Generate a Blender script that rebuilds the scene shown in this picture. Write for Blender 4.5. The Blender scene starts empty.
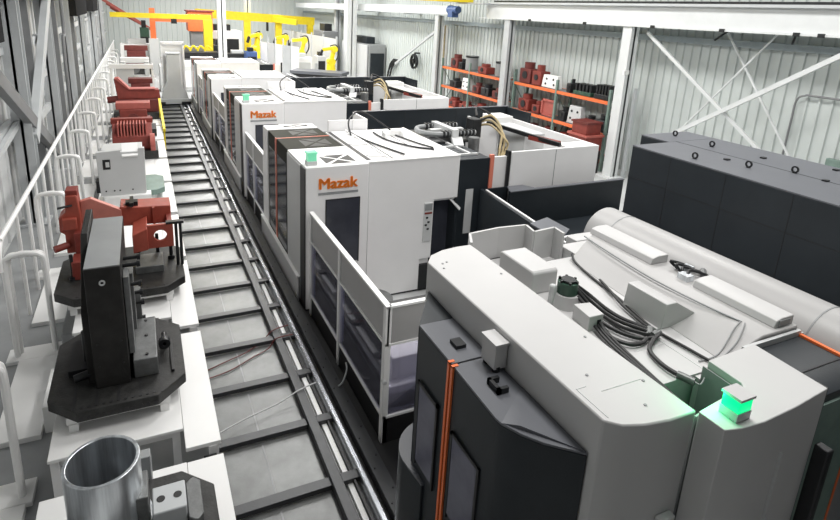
import bpy, bmesh, math, random
from mathutils import Vector, Matrix
random.seed(7)
SC = bpy.context.scene
COL = SC.collection

# ------------------------------------------------------------------ materials
def mat(name, col, rough=.5, metal=0., var=.05, scale=4., bump=0., bscale=40., spec=.5, stretch=None):
    m = bpy.data.materials.new(name); m.use_nodes = True
    nt = m.node_tree; N = nt.nodes; L = nt.links
    b = N['Principled BSDF']
    b.inputs['Roughness'].default_value = rough
    b.inputs['Metallic'].default_value = metal
    b.inputs['Specular IOR Level'].default_value = spec
    tc = N.new('ShaderNodeTexCoord'); src = tc.outputs['Object']
    if stretch:
        mp = N.new('ShaderNodeMapping'); mp.inputs['Scale'].default_value = stretch
        L.new(src, mp.inputs['Vector']); src = mp.outputs['Vector']
    n = N.new('ShaderNodeTexNoise'); n.inputs['Scale'].default_value = scale; n.inputs['Detail'].default_value = 6
    n.inputs['Roughness'].default_value = .62
    L.new(src, n.inputs['Vector'])
    r = N.new('ShaderNodeValToRGB')
    r.color_ramp.elements[0].position = .3; r.color_ramp.elements[1].position = .7
    r.color_ramp.elements[0].color = [max(0, c*(1-var)) for c in col] + [1]
    r.color_ramp.elements[1].color = [min(1, c*(1+var)) for c in col] + [1]
    L.new(n.outputs['Fac'], r.inputs['Fac']); L.new(r.outputs['Color'], b.inputs['Base Color'])
    if bump:
        n2 = N.new('ShaderNodeTexNoise'); n2.inputs['Scale'].default_value = bscale; n2.inputs['Detail'].default_value = 3
        L.new(src, n2.inputs['Vector'])
        bp = N.new('ShaderNodeBump'); bp.inputs['Strength'].default_value = bump; bp.inputs['Distance'].default_value = .02
        L.new(n2.outputs['Fac'], bp.inputs['Height']); L.new(bp.outputs['Normal'], b.inputs['Normal'])
    return m

def glassy(name, tint, alpha, rough=.06):
    m = bpy.data.materials.new(name); m.use_nodes = True
    nt = m.node_tree; N = nt.nodes; L = nt.links
    out = N['Material Output']; N.remove(N['Principled BSDF'])
    t = N.new('ShaderNodeBsdfTransparent'); t.inputs['Color'].default_value = (*tint, 1)
    g = N.new('ShaderNodeBsdfGlossy'); g.inputs['Color'].default_value = (.85, .86, .95, 1); g.inputs['Roughness'].default_value = rough
    d = N.new('ShaderNodeBsdfDiffuse'); d.inputs['Color'].default_value = (.40, .39, .48, 1)
    mh = N.new('ShaderNodeMixShader'); mh.inputs['Fac'].default_value = alpha
    L.new(t.outputs[0], mh.inputs[1]); L.new(d.outputs[0], mh.inputs[2])
    fr = N.new('ShaderNodeFresnel'); fr.inputs['IOR'].default_value = 1.4
    mx = N.new('ShaderNodeMixShader'); L.new(fr.outputs['Fac'], mx.inputs['Fac'])
    L.new(mh.outputs[0], mx.inputs[1]); L.new(g.outputs[0], mx.inputs[2]); L.new(mx.outputs[0], out.inputs['Surface'])
    return m

def emit(name, col, strength):
    m = bpy.data.materials.new(name); m.use_nodes = True
    b = m.node_tree.nodes['Principled BSDF']
    b.inputs['Base Color'].default_value = (*[c*.6 for c in col], 1)
    b.inputs['Emission Color'].default_value = (*col, 1); b.inputs['Emission Strength'].default_value = strength
    b.inputs['Roughness'].default_value = .2
    return m

W  = mat('white_paint', (.83, .825, .825), .38, var=.025, scale=1.3)
WS = mat('white_sheet', (.86, .86, .85), .42, var=.02, scale=2)
LG = mat('light_grey_paint', (.56, .57, .57), .42, var=.04, scale=1.5)
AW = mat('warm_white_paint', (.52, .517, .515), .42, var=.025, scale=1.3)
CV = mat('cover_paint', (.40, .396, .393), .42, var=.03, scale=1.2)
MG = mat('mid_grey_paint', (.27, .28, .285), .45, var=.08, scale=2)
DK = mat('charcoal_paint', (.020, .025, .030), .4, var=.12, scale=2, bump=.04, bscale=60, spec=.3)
DT = mat('charcoal_lit_top', (.12, .126, .142), .42, var=.05, scale=2)  # paler charcoal for upward faces, light from above put into the colour
OL = mat('olive_black_paint', (.048, .048, .041), .6, var=.1, scale=2, spec=.03)
BK = mat('black_rubber', (.012, .012, .013), .5, var=.2, scale=6)
BM = mat('black_metal', (.02, .021, .023), .4, .3, var=.25, scale=6)
TS = mat('tombstone_steel', (.021, .020, .019), .5, .1, var=.3, scale=5, bump=.12, bscale=25, spec=.3)
PS = mat('pallet_iron', (.028, .028, .027), .5, .3, var=.45, scale=9, bump=.15, bscale=40)
MTD = mat('matte_dark_sheet', (.035, .035, .036), .7, var=.1, spec=.0)
GS = mat('ground_steel', (.17, .175, .175), .4, .5, var=.25, scale=7, bump=.08)
RAILM = mat('rail_steel', (.62, .64, .68), .26, .9, var=.12, scale=5, stretch=(6, .6, 6))
CH = mat('turned_steel', (.66, .69, .73), .3, .9, var=.4, scale=5, stretch=(2.2, 2.2, .15))  # vertical streaks in the colour stand in for reflections on the steel
BMG = mat('beam_grey_paint', (.045, .047, .05), .4, .2, var=.18, scale=3, bump=.05)
DPL = mat('deck_plate_steel', (.135, .14, .138), .36, .25, var=.28, scale=2.6, bump=.06, bscale=18)
RD = mat('red_primer', (.21, .034, .024), .55, var=.22, scale=5, bump=.1, bscale=30)
RDF = mat('red_fixture_paint', (.34, .066, .042), .5, var=.18, scale=5, bump=.08, bscale=30)
RDW = mat('faded_red_paint', (.56, .20, .16), .55, var=.1, scale=5)
RDP = mat('pink_red_primer', (.40, .10, .08), .55, var=.12, scale=5)
RDD = mat('dark_red_primer', (.13, .022, .018), .55, var=.25, scale=6, bump=.1)
OR = mat('orange_paint', (.80, .17, .05), .45, var=.08, scale=5)
ORL = mat('orange_logo', (1., .26, .03), .45, var=.03)
OT = mat('orange_trim', (.88, .19, .05), .35, var=.05)
PK = mat('salmon_trim', (.72, .22, .15), .4, var=.05)
YL = mat('yellow_paint', (.85, .66, .02), .45, var=.08, scale=4)
GN = mat('dark_green_paint', (.03, .075, .05), .4, var=.2, scale=8)
GRP = mat('green_grey_paint', (.17, .24, .21), .5, var=.15, scale=5)
BL = mat('blue_paint', (.05, .10, .26), .5, var=.15, scale=6)
TAN = mat('tan_hose', (.45, .36, .2), .55, var=.2, scale=9)
CONC = mat('concrete_floor', (.50, .51, .51), .45, var=.12, scale=.9, bump=.03, bscale=14)
WALL = mat('wall_sheet_metal', (.55, .59, .575), .5, var=.06, scale=.5, stretch=(1, 1, .25))
WALLL = mat('left_wall_sheet', (.60, .61, .61), .55, var=.1, scale=.7)
STC = mat('column_grey', (.50, .52, .53), .5, var=.08, scale=1.2)
STD = mat('column_dark_grey', (.20, .205, .21), .5, var=.12, scale=1.5)
STW = mat('column_white', (.66, .68, .68), .45, var=.05, scale=1.2)
GIRT = mat('girt_blue_grey', (.30, .35, .37), .5, var=.08)
GL = glassy('tinted_panel', (.84, .83, .89), .16)
GD = mat('dark_window_glass', (.045, .048, .062), .1, var=.2, scale=1.5, spec=.3)
GV = mat('violet_window_glass', (.16, .16, .21), .15, var=.25, scale=1.2, spec=.7)
GRN = emit('green_lamp_glow', (.0, .82, .27), 1.05)
GRL = emit('green_lamp_dim', (.22, .78, .48), .5)

# ------------------------------------------------------------------ mesh builder
class MB:
    def __init__(s): s.v = []; s.f = []
    def add(s, vs, fs):
        b = len(s.v); s.v += [tuple(p) for p in vs]; s.f += [tuple(i+b for i in f) for f in fs]; return s
    def box(s, x0, x1, y0, y1, z0, z1):
        return s.add([(x0,y0,z0),(x1,y0,z0),(x1,y1,z0),(x0,y1,z0),(x0,y0,z1),(x1,y0,z1),(x1,y1,z1),(x0,y1,z1)],
                     [(0,3,2,1),(4,5,6,7),(0,1,5,4),(1,2,6,5),(2,3,7,6),(3,0,4,7)])
    def pr(s, A, B):
        n = len(A)
        return s.add(list(A)+list(B), [tuple(reversed(range(n))), tuple(range(n, 2*n))] + [(i, (i+1) % n, n+(i+1) % n, n+i) for i in range(n)])
    def pz(s, pts, z0, z1): return s.pr([(x, y, z0) for x, y in pts], [(x, y, z1) for x, y in pts])
    def py(s, pts, y0, y1): return s.pr([(x, y0, z) for x, z in pts], [(x, y1, z) for x, z in pts])
    def px(s, pts, x0, x1): return s.pr([(x0, y, z) for y, z in pts], [(x1, y, z) for y, z in pts])
    def bar(s, p, q, w, h=None):
        h = h or w; p = Vector(p); q = Vector(q); d = (q-p).normalized()
        u = d.cross(Vector((0,0,1)))
        if u.length < 1e-4: u = Vector((1,0,0))
        u.normalize(); n = u.cross(d)
        c = [(-w/2,-h/2),(w/2,-h/2),(w/2,h/2),(-w/2,h/2)]
        return s.pr([p+u*a+n*b for a, b in c], [q+u*a+n*b for a, b in c])
    def cyl(s, p, q, r, r2=None, n=16):
        r2 = r if r2 is None else r2; p = Vector(p); q = Vector(q); d = (q-p).normalized()
        u = d.cross(Vector((0,0,1)))
        if u.length < 1e-4: u = Vector((1,0,0))
        u.normalize(); w = u.cross(d)
        an = [2*math.pi*i/n for i in range(n)]
        return s.pr([p+(u*math.cos(a)+w*math.sin(a))*r for a in an], [q+(u*math.cos(a)+w*math.sin(a))*r2 for a in an])
    def ring(s, p, q, ro, ri, n=32):
        p = Vector(p); q = Vector(q); d = (q-p).normalized()
        u = d.cross(Vector((0,0,1)))
        if u.length < 1e-4: u = Vector((1,0,0))
        u.normalize(); w = u.cross(d); V = []
        for c, r in ((p, ro), (q, ro), (q, ri), (p, ri)):
            V += [c+(u*math.cos(2*math.pi*i/n)+w*math.sin(2*math.pi*i/n))*r for i in range(n)]
        F = []
        for k in range(4):
            k2 = (k+1) % 4
            F += [(k*n+i, k*n+(i+1) % n, k2*n+(i+1) % n, k2*n+i) for i in range(n)]
        return s.add(V, F)
    def tube(s, pts, r, n=8, sub=6, smooth=True):
        P = [Vector(p) for p in pts]
        if smooth and len(P) > 2:
            Q = []
            for i in range(len(P)-1):
                a = P[max(i-1, 0)]; b = P[i]; c = P[i+1]; d = P[min(i+2, len(P)-1)]
                for k in range(sub):
                    t = k/sub
                    Q.append(.5*((2*b)+(c-a)*t+(2*a-5*b+4*c-d)*t*t+(3*b-a-3*c+d)*t**3))
            Q.append(P[-1]); P = Q
        V = []; u = None
        for i, p in enumerate(P):
            d = (P[min(i+1, len(P)-1)]-P[max(i-1, 0)]).normalized()
            if u is None:
                u = d.cross(Vector((0,0,1)))
                if u.length < 1e-3: u = d.cross(Vector((1,0,0)))
            u = (u-d*u.dot(d)); u.normalize(); w = d.cross(u)
            V += [p+(u*math.cos(2*math.pi*k/n)+w*math.sin(2*math.pi*k/n))*r for k in range(n)]
        m = len(P)
        F = [tuple(range(n))] + [tuple(range((m-1)*n, m*n))]
        for i in range(m-1):
            F += [(i*n+k, i*n+(k+1) % n, (i+1)*n+(k+1) % n, (i+1)*n+k) for k in range(n)]
        return s.add(V, F)
    def quad(s, a, b, c, d): return s.add([a, b, c, d], [(0,1,2,3)])
    def shift(s, dx, dy, dz): s.v = [(x+dx, y+dy, z+dz) for x, y, z in s.v]; return s
    def base(s):
        xs, ys, zs = zip(*s.v); return ((min(xs)+max(xs))/2, (min(ys)+max(ys))/2, min(zs))

def mesh(name, mb, m, off=(0,0,0), recalc=True):
    me = bpy.data.meshes.new(name)
    me.from_pydata([(x-off[0], y-off[1], z-off[2]) for x, y, z in mb.v], [], mb.f)
    bm = bmesh.new(); bm.from_mesh(me)
    bmesh.ops.recalc_face_normals(bm, faces=bm.faces); bm.to_mesh(me); bm.free()
    for p in me.polygons: p.use_smooth = True
    me.set_sharp_from_angle(angle=math.radians(32))
    me.materials.append(m)
    return me

def bev(o, w):
    if w:
        b = o.modifiers.new('bevel', 'BEVEL'); b.width = w; b.segments = 2; b.limit_method = 'ANGLE'; b.angle_limit = math.radians(40)

def thing(name, label, cat, loc=(0,0,0), group=None):
    o = bpy.data.objects.new(name, None); COL.objects.link(o); o.location = loc; o.empty_display_size = .2
    o['label'] = label; o['category'] = cat
    if group: o['group'] = group
    return o

def part(name, mb, m, parent, bevel=0., label=None):
    """mesh given in the coordinates of the whole place, hung under its thing"""
    b = mb.base()
    o = bpy.data.objects.new(name, mesh(name, mb, m, b)); COL.objects.link(o)
    w = Vector(parent.location)
    if parent.parent: w = w + Vector(parent.parent.location)
    o.parent = parent; o.location = Vector(b)-w
    if label: o['label'] = label
    bev(o, bevel); return o

def solo(name, mb, m, label, cat, group=None, bevel=0., kind=None):
    b = mb.base()
    o = bpy.data.objects.new(name, mesh(name, mb, m, b)); COL.objects.link(o); o.location = b
    o['label'] = label; o['category'] = cat
    if group: o['group'] = group
    if kind: o['kind'] = kind
    bev(o, bevel); return o

def struct(name, mb, m, parent=None):
    if parent: return part(name, mb, m, parent)
    b = mb.base()
    o = bpy.data.objects.new(name, mesh(name, mb, m, b)); COL.objects.link(o); o.location = b
    o['kind'] = 'structure'; return o

def dup(root, loc, label, group=None):
    r = root.copy(); COL.objects.link(r); r.location = loc; r['label'] = label
    if group: r['group'] = group
    for ch in list(root.children):
        c = ch.copy(); COL.objects.link(c); c.parent = r
        for g in list(ch.children):
            d = g.copy(); COL.objects.link(d); d.parent = c
    return r

def lettering(name, body, size, extrude, m, parent, mtx):
    cu = bpy.data.curves.new(name, 'FONT'); cu.body = body; cu.size = size; cu.extrude = extrude
    t = bpy.data.objects.new(name, cu); COL.objects.link(t)
    bpy.context.view_layer.update()
    me = bpy.data.meshes.new_from_object(t.evaluated_get(bpy.context.evaluated_depsgraph_get()))
    bpy.data.objects.remove(t); bpy.data.curves.remove(cu)
    bm = bmesh.new()                                                # strokes thickened by shifted doubles
    for dx, dy in ((-.012, 0), (.012, 0), (0, .008), (0, -.008), (0, 0)):
        k = len(bm.verts); bm.from_mesh(me); bm.verts.ensure_lookup_table()
        for v in bm.verts[k:]: v.co.x += dx*size/.29; v.co.y += dy*size/.29
    bm.to_mesh(me); bm.free()
    me.transform(mtx); me.materials.clear(); me.materials.append(m)
    o = bpy.data.objects.new(name, me); COL.objects.link(o); o.parent = parent
    return o

# ------------------------------------------------------------------ the setting
FX0, FX1, FY0, FY1 = -3.3, 17.4, -3., 64.
struct('floor', MB().box(FX0, FX1, FY0, FY1, -.2, 0), CONC)
def ribbed(axis, c, a0, a1, z0, z1, pitch, d, w, sgn):
    """wall sheet with raised ribs standing out on the sgn side"""
    pts = []; a = a0
    while a < a1-1e-6:
        pts += [(a, 0), (a+pitch-w, 0), (a+pitch-w*.8, d*sgn), (a+pitch-w*.2, d*sgn)]; a += pitch
    pts.append((a1, 0))
    back = -.12*sgn
    mb = MB(); n = len(pts); V = []
    for z in (z0, z1):
        for p, q in pts: V.append((c+q, p, z) if axis == 'x' else (p, c+q, z))
    F = [(i, i+1, n+i+1, n+i) for i in range(n-1)]
    mb.add(V, F)
    e = (min(c, c+back), max(c, c+back))
    return mb
struct('wall_right', ribbed('x', 17.3, -3., 64., 0, 9.5, .33, .05, .09, -1), WALL)
struct('wall_left', ribbed('x', -3.25, -3., 64., 0, 9.5, .9, .05, .12, 1), WALLL)
struct('wall_near_unseen', MB().box(-3.3, 17.4, -3.2, -3.02, 0, 9.5), STD)  # unseen wall behind the camera, added dark to block low light
struct('wall_far', ribbed('y', 63.8, -3.3, 17.4, 0, 9.5, .5, .05, .1, -1), WALL)
struct('trim_4', MB().box(2.62, 3.6, -2.5, 36, 0, .012), BK)            # black floor strip along the machines
struct('floor_shade', MB().box(-3.2, -1.27, -2.5, 40, 0, .008), MG)          # grey sheet behind the stands, painting shade onto the left floor
g = MB()
g.box(16.98, 17.22, -3, 63, 5.12, 5.32)
struct('trim_1', g, GIRT)                                        # horizontal girt along the right wall
g = MB()
for z in (2.6, 4.4): g.box(-3.2, -3.02, -2, 63, z, z+.16)
struct('trim_2', g, STC)

# ------------------------------------------------------------------ rail track of the pallet shuttle
tr = thing('shuttle_track', 'long floor track of dark cross sleepers and rails between pallet stands and machines', 'rail track', (1.4, 2., 0))
P0, PD, TY0, TY1 = 5.25, 1.105, 1.2, 36.
k = -3
ys = []
while P0+PD*k < TY1: ys.append(P0+PD*k); k += 1
for i, y in enumerate(ys):
    part('sleeper', MB().box(.52, 2.2, y, y+.14, .045, .115), BMG, tr, .006)
    if i < len(ys)-1:
        mb = MB().box(.52, 1.775, y+.145, y+PD-.005, .005, .03)
        pl = part('deck_plate', mb, DPL, tr)
        if y < 16: part('seam', MB().box(1.12, 1.14, y+.2, y+PD-.06, .028, .0325), MG, pl)
part('inner_beam', MB().box(1.78, 1.915, TY0, TY1, .02, .165), BMG, tr, .008)
part('cover_strip', MB().box(1.985, 2.055, TY0, TY1, .01, .05), WS, tr)
part('running_rail', MB().box(2.14, 2.215, TY0, TY1, .03, .17), RAILM, tr, .015)
part('outer_beam', MB().box(2.30, 2.49, TY0, TY1, .02, .165), BMG, tr, .008)
mb = MB()
y = TY0+.2
while y < 22: mb.cyl((2.345, y, .163), (2.345, y, .176), .013, n=8).cyl((2.445, y+.2, .163), (2.445, y+.2, .176), .013, n=8); y += .55
o = part('bolt_heads', mb, BM, tr); o['kind'] = 'stuff'
part('cable_duct', MB().box(2.495, 2.54, TY0, TY1, .01, .09), BK, tr)
part('rail_clip_bar', MB().box(2.06, 2.085, TY0, TY1, .02, .10), BK, tr)
part('edge_channel', MB().box(2.225, 2.29, TY0, TY1, .005, .03), BK, tr)
mb = MB()
struct('trim_3', MB().box(2.545, 2.62, TY0, TY1, .0, .02), BK)

def cable(label, pts, r, m=BK, name='cable', group=None):
    return solo(name, MB().tube(pts, r), m, label, 'cable', group)
cable('upper of two thin reddish cables lying across the track plates', [(.55,8.15,.05),(.9,8.3,.05),(1.3,8.45,.06),(1.6,8.68,.06),(1.8,8.75,.185),(2.1,8.82,.19)], .010, RDD)
cable('lower of two thin reddish cables lying across the track plates', [(.55,7.95,.05),(.95,8.05,.05),(1.35,8.27,.05),(1.65,8.42,.06),(1.8,8.48,.185),(2.1,8.5,.19)], .010, RDD)
cable('thin pale cable lying across the track near the bottom fence post', [(.62,6.62,.13),(1.0,6.78,.12),(1.5,6.93,.12),(1.82,7.02,.185),(2.12,7.1,.19)], .010, LG)

# ------------------------------------------------------------------ pallet stands
ST0, STD_P = 2.885, 2.62
ZB, ZT = .88, .92
WHICH = ['under the bored steel ring', 'under the tall dark angle block', 'under the big red clamping fixture', 'left empty behind the red fixture',
         'under the pale grey box fixture', 'in front of the ribbed red casting', 'under the ribbed red casting', 'under the block shaped red casting', 'under the angled red casting arm',
         'under the small far red housing', 'under the white portal frame', 'under the pale machined frame']
def stand(i):
    y = ST0+STD_P*i
    t = thing('pallet_stand', 'white sheet metal pallet stand beside the track, '+WHICH[i], 'pallet stand', (-.35, y+1.3, 0), 'white pallet stands along the track')
    part('tabletop', MB().box(-1.25, .14, y+.42, y+2.5, ZT-.04, ZT), WS, t, .006)
    part('side_ledge', MB().box(.0, .53, y+.03, y+2.56, ZB-.16, ZB-.01), WS, t, .006) if False else part('side_ledge', MB().box(.145, .53, y+.09, y+2.50, ZT-.06, ZT-.01), WS, t, .006)
    part('apron', MB().box(-1.22, .1, y+.5, y+.54, ZT-.16, ZT-.04), W, t)
    part('side_panel', MB().box(.485, .505, y+.1, y+2.5, .12, ZT-.06), W, t)
    for a, b in ((-1.19, y+.5), (-1.19, y+2.4), (.06, y+.5), (.06, y+2.4)):
        part('leg', MB().box(a-.045, a+.045, b-.045, b+.045, 0, ZT-.04), W, t)
    for b in (y+.12, y+2.46):
        part('post', MB().box(.40, .48, b-.04, b+.04, 0, ZT-.06), W, t)
    if i < 8:
        part('gap_bracket', MB().box(.33, .47, y-.05, y+.03, .70, .80), BM, t)
    return t
for i in range(12): stand(i)

def octo(cx, cy, hx, hy, c):
    return [(cx-hx+c, cy-hy), (cx+hx-c, cy-hy), (cx+hx, cy-hy+c), (cx+hx, cy+hy-c), (cx+hx-c, cy+hy), (cx-hx+c, cy+hy), (cx-hx, cy+hy-c), (cx-hx, cy-hy+c)]
def pallet(label, cx, cy, hx, hy, c, z, m=PS, detail=True):
    t = thing('machine_pallet', label, 'pallet', (cx, cy, ZT))
    part('plate', MB().pz(octo(cx, cy, hx, hy, c), z-.14, z), m, t, .012)
    for yy in (cy-hy+.12, cy+hy-.2):
        sr = part('support_rail', MB().box(cx-hx+.2, cx+hx-.2, yy, yy+.08, z-.23, z-.14), WS, t)
        for xx in (cx-hx+.22, cx+hx-.32): part('foot', MB().box(xx, xx+.1, yy-.01, yy+.09, ZT, z-.23), WS, sr)
    if detail:
        mb = MB()
        for k in range(5):
            x = cx-hx*.62+hx*1.24*k/4
            mb.box(x-.016, x+.016, cy-hy+.05, cy+hy-.05, z-.002, z+.004)
        part('slots', mb, BK, t)
        mb = MB()
        for k in range(11):
            x = cx-hx+c+.04+(2*hx-2*c-.08)*k/10
            mb.cyl((x, cy-hy+.07, z-.005), (x, cy-hy+.07, z+.006), .02, n=10)
            mb.cyl((x, cy-hy-.004, z-.09), (x, cy-hy+.01, z-.09), .024, n=10)
        part('bolt_holes', mb, BK, t)
    return t

# --- station 1: bored ring fixture (nearest)
RX, RY, RZ = -.555, 4.47, 1.2
pallet('dark round cornered pallet under the bored steel ring in the bottom left corner', -.22, 4.36, .58, .62, .28, RZ, PS, False)
t = thing('ring_fixture', 'shiny bored steel cylinder standing in the bottom left corner', 'steel ring', (RX, RY, RZ))
part('cylinder_wall', MB().ring((RX, RY, RZ+.02), (RX, RY, 2.0), .30, .268, 48), CH, t, .006)
part('foot_flange', MB().ring((RX, RY, RZ), (RX, RY, RZ+.12), .37, .25, 40), CH, t, .006)
part('bore_floor', MB().cyl((RX, RY, RZ+.02), (RX, RY, RZ+.05), .26, n=40), BM, t)
part('lug', MB().box(RX+.24, RX+.34, RY-.18, RY+.14, RZ+.1, RZ+.46), GS, t, .01)
t = thing('clamp_block', 'steel clamp block with two round holes right of the bored ring', 'clamp block', (-.05, 4.36, RZ))
part('block', MB().box(-.19, .09, 4.22, 4.52, RZ, RZ+.32), STC, t, .012)
mb = MB()
for x, y in ((-.12, 4.37), (.02, 4.37)): part('bolt_hole', MB().cyl((x, y, RZ+.30), (x, y, RZ+.323), .036, n=20), BK, t)
part('side_plate', MB().pz(octo(.16, 4.36, .065, .24, .05), RZ, RZ+.24), GS, t, .01)
t = thing('fixture_plate', 'low machined fixture plate left of the bored steel ring', 'fixture plate', (-1.05, 4.3, ZT))
part('plate', MB().pz(octo(-1.14, 4.32, .2, .4, .08), RZ-.12, RZ+.04), GS, t, .01)
mb = MB()
for yy in (4.1, 4.3, 4.5): mb.cyl((-1.13, yy, RZ+.03), (-1.13, yy, RZ+.045), .03, n=12)
part('bolt_holes', mb, BK, t)
part('support_block', MB().box(-1.22, -1.0, 4.05, 4.6, ZT, RZ-.12), WS, t)
t = thing('step_block', 'dark stepped steel block standing behind the bored ring', 'steel block', (-.36, 4.95, ZT))
part('block', MB().box(-.42, -.2, 5.04, 5.16, ZT, 1.42), MG, t, .01)
part('step', MB().box(-.42, -.2, 5.16, 5.28, ZT, 1.25), MG, t, .01)

# --- station 2: tombstone angle block
pallet('dark octagonal pallet under the tall angle block', -.53, 7.12, .76, .92, .33, 1.25)
t = thing('tombstone_fixture', 'tall dark steel angle block standing on the octagonal pallet', 'fixture block', (-.58, 7.2, 1.25))
part('column', MB().px([(6.56, 1.25), (7.75, 1.25), (7.95, 2.3), (8.2, 2.82), (6.56, 2.82)], -.78, -.40), TS, t, .012)
part('top_face', MB().px([(6.57, 2.818), (7.99, 2.818), (8.2, 2.832), (6.57, 2.832)], -.775, -.405), MG, t)
part('flange', MB().px([(6.72, 1.25), (7.9, 1.25), (8.35, 2.5), (8.35, 2.93), (7.5, 2.90), (6.72, 2.2)], -.87, -.785), TS, t, .01)
part('eye_ring', MB().ring((-.60, 6.555, 2.64), (-.60, 6.54, 2.64), .034, .018, 20), LG, t)
mb = MB()
for z in (1.55, 1.85): 
    for x in (-.72, -.46): mb.cyl((x, 6.562, z), (x, 6.55, z), .012, n=8)
part('face_bolts', mb, BK, t)
mb = MB()
for b in ((-.395, -.33, 6.7, 6.95, 1.56, 2.6), (-.395, -.30, 7.1, 7.3, 1.65, 2.45), (-.395, -.24, 7.43, 7.65, 1.25, 2.0)): part('side_rib', MB().box(*b), GS, t, .008)
for yy, z in ((7.0, 2.62), (7.0, 2.35), (7.25, 2.6), (7.25, 2.1), (7.45, 1.85), (7.45, 1.6)):
    part('clamp_bolt', MB().cyl((-.40, yy, z), (-.22, yy, z), .025, n=10).cyl((-.24, yy, z), (-.2, yy, z), .042, n=10), BM, t)
mb = MB().cyl((-.80, 6.78, 1.36), (-1.02, 6.72, 1.34), .05, n=14).cyl((-.9, 7.1, 1.25), (-.9, 7.1, 1.75), .045, n=12).box(-1.1, -.88, 6.9, 7.6, 1.25, 1.34)
part('left_clamp', mb, BM, t)
t = thing('riser_block', 'grey bolted riser block on the pallet right of the angle block', 'steel block', (-.2, 7.0, 1.25))
part('block', MB().px([(6.62, 1.25), (7.42, 1.25), (7.42, 1.62), (6.62, 1.5)], -.36, -.08), GS, t, .012)
mb = MB()
for yy in (6.85, 7.0, 7.2): mb.box(-.39, -.35, yy, yy+.04, 1.36, 1.42)
part('notches', mb, BK, t)
mb = MB()
for a, b in ((-.2, 6.7), (-.2, 7.05), (-.2, 7.35)): mb.cyl((a, b, 1.5), (a, b, 1.5+(b-6.62)*.15+.012), .02, n=8)
part('bolt_holes', mb, BK, t)
t = thing('round_clamp', 'round black knob on the pallet right of the riser block', 'knob', (.0, 7.15, 1.25))
part('disc', MB().ring((.01, 7.12, 1.40), (.01, 7.02, 1.40), .075, .025, 24), BM, t, .006)
part('stem', MB().cyl((.01, 7.12, 1.40), (.01, 7.3, 1.40), .03, n=12), BM, t)
part('foot', MB().box(-.03, .05, 7.2, 7.3, 1.25, 1.4), BM, t)
solo('clamp_bar', MB().box(.07, .105, 6.6, 7.3, 1.25, 1.285), BK, 'thin black bar lying on the pallet right of the black knob', 'bar', bevel=.004)

# --- station 3: red clamping fixture
pallet('dark octagonal pallet under the red clamping fixture', -.56, 9.9, .98, .92, .3, 1.25)
t = thing('red_fixture', 'big red clamping fixture with a holed end plate behind the angle block', 'red fixture', (-.6, 10.0, 1.25))
part('upright', MB().py([(-1.40, 1.55), (-1.17, 1.55), (-1.13, 2.2), (-1.17, 2.58), (-1.34, 2.58), (-1.36, 2.3), (-1.47, 2.2), (-1.47, 1.95), (-1.40, 1.9)], 9.62, 9.98), RDF, t, .02)
part('upright_base', MB().box(-1.30, -1.06, 9.15, 9.55, 1.25, 1.58), RD, t, .02)
part('web_plate', MB().py([(-1.14, 2.0), (-.52, 1.92), (-.52, 2.2), (-.98, 2.46), (-1.14, 2.42)], 9.76, 9.88), RDW, t, .01)
part('cross_beam', MB().py([(-.54, 1.88), (.29, 1.86), (.29, 2.2), (-.3, 2.22), (-.54, 2.25)], 9.78, 10.25), RDF, t, .015)
part('beam_rib', MB().box(-.02, .02, 9.72, 9.78, 1.88, 2.2), RDF, t)
mb = MB()
R = []; n = 24; cx, cz, rr = .08, 1.86, .105
outer = [(-.12, 1.64), (.29, 1.64), (.29, 2.06), (-.12, 2.06)]
an = [2*math.pi*i/n+math.pi/4+math.pi for i in range(n)]
V = []; 
for yy in (9.2, 9.27):
    V += [(cx+rr*math.cos(a), yy, cz+rr*math.sin(a)) for a in an]
    for a in an:
        c, s_ = math.cos(a), math.sin(a); q = max(abs(c), abs(s_))
        V.append((.085+.205*c/q, yy, 1.85+.21*s_/q))
F = []
for i in range(n):
    j = (i+1) % n
    F += [(i, j, n+j, n+i), (2*n+i, 2*n+n+i, 2*n+n+j, 2*n+j), (i, 2*n+i, 2*n+j, j), (n+i, n+j, 3*n+j, 3*n+i)]
mb.add(V, F)
part('holed_plate', mb, RDF, t)
part('plate_arm', MB().box(-.10, .27, 9.27, 9.8, 1.7, 1.95), RD, t, .01) if False else part('plate_arm', MB().box(.2, .285, 9.27, 9.8, 1.66, 2.04), RD, t, .01)
part('side_arm', MB().py([(-.36, 1.62), (-.12, 1.66), (-.12, 2.05), (-.36, 1.95)], 9.1, 9.75), RDF, t, .015)
mb = MB()
for x, y in ((-.30, 9.5), (.02, 9.7), (.24, 9.55), (-1.3, 9.2), (-1.12, 9.6)):
    part('support_pin', MB().cyl((x, y, 1.25), (x, y, 1.7), .03, n=12).cyl((x, y, 1.25), (x, y, 1.32), .06, n=12), BM, t)
for x in (.34, .41): part('clamp_post', MB().cyl((x, 9.25, 1.25), (x, 9.25, 2.05), .026, n=10), BM, t)
part('clamp_strap', MB().box(.18, .47, 9.2, 9.3, 2.045, 2.09), BM, t)
part('side_boss', MB().cyl((-1.36, 9.6, 1.72), (-1.56, 9.5, 1.70), .06, n=14), RD, t)
part('clamp_handle', MB().cyl((-1.25, 9.6, 2.42), (-1.45, 9.5, 2.42), .02, n=8), BM, t)
part('upright_lug', MB().box(-1.42, -1.2, 9.54, 9.64, 2.0, 2.2), RDF, t, .015)
part('upright_step', MB().box(-1.26, -1.06, 9.5, 9.9, 1.58, 1.95), RD, t, .015)
part('upright_cap', MB().box(-1.34, -1.16, 9.66, 9.94, 2.56, 2.66), RD, t, .01)
mb = MB().box(-.45, -.25, 9.85, 10.0, 2.22, 2.3).box(-.38, -.32, 9.7, 10.1, 2.26, 2.33)
part('top_clamp', mb, BM, t)
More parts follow.
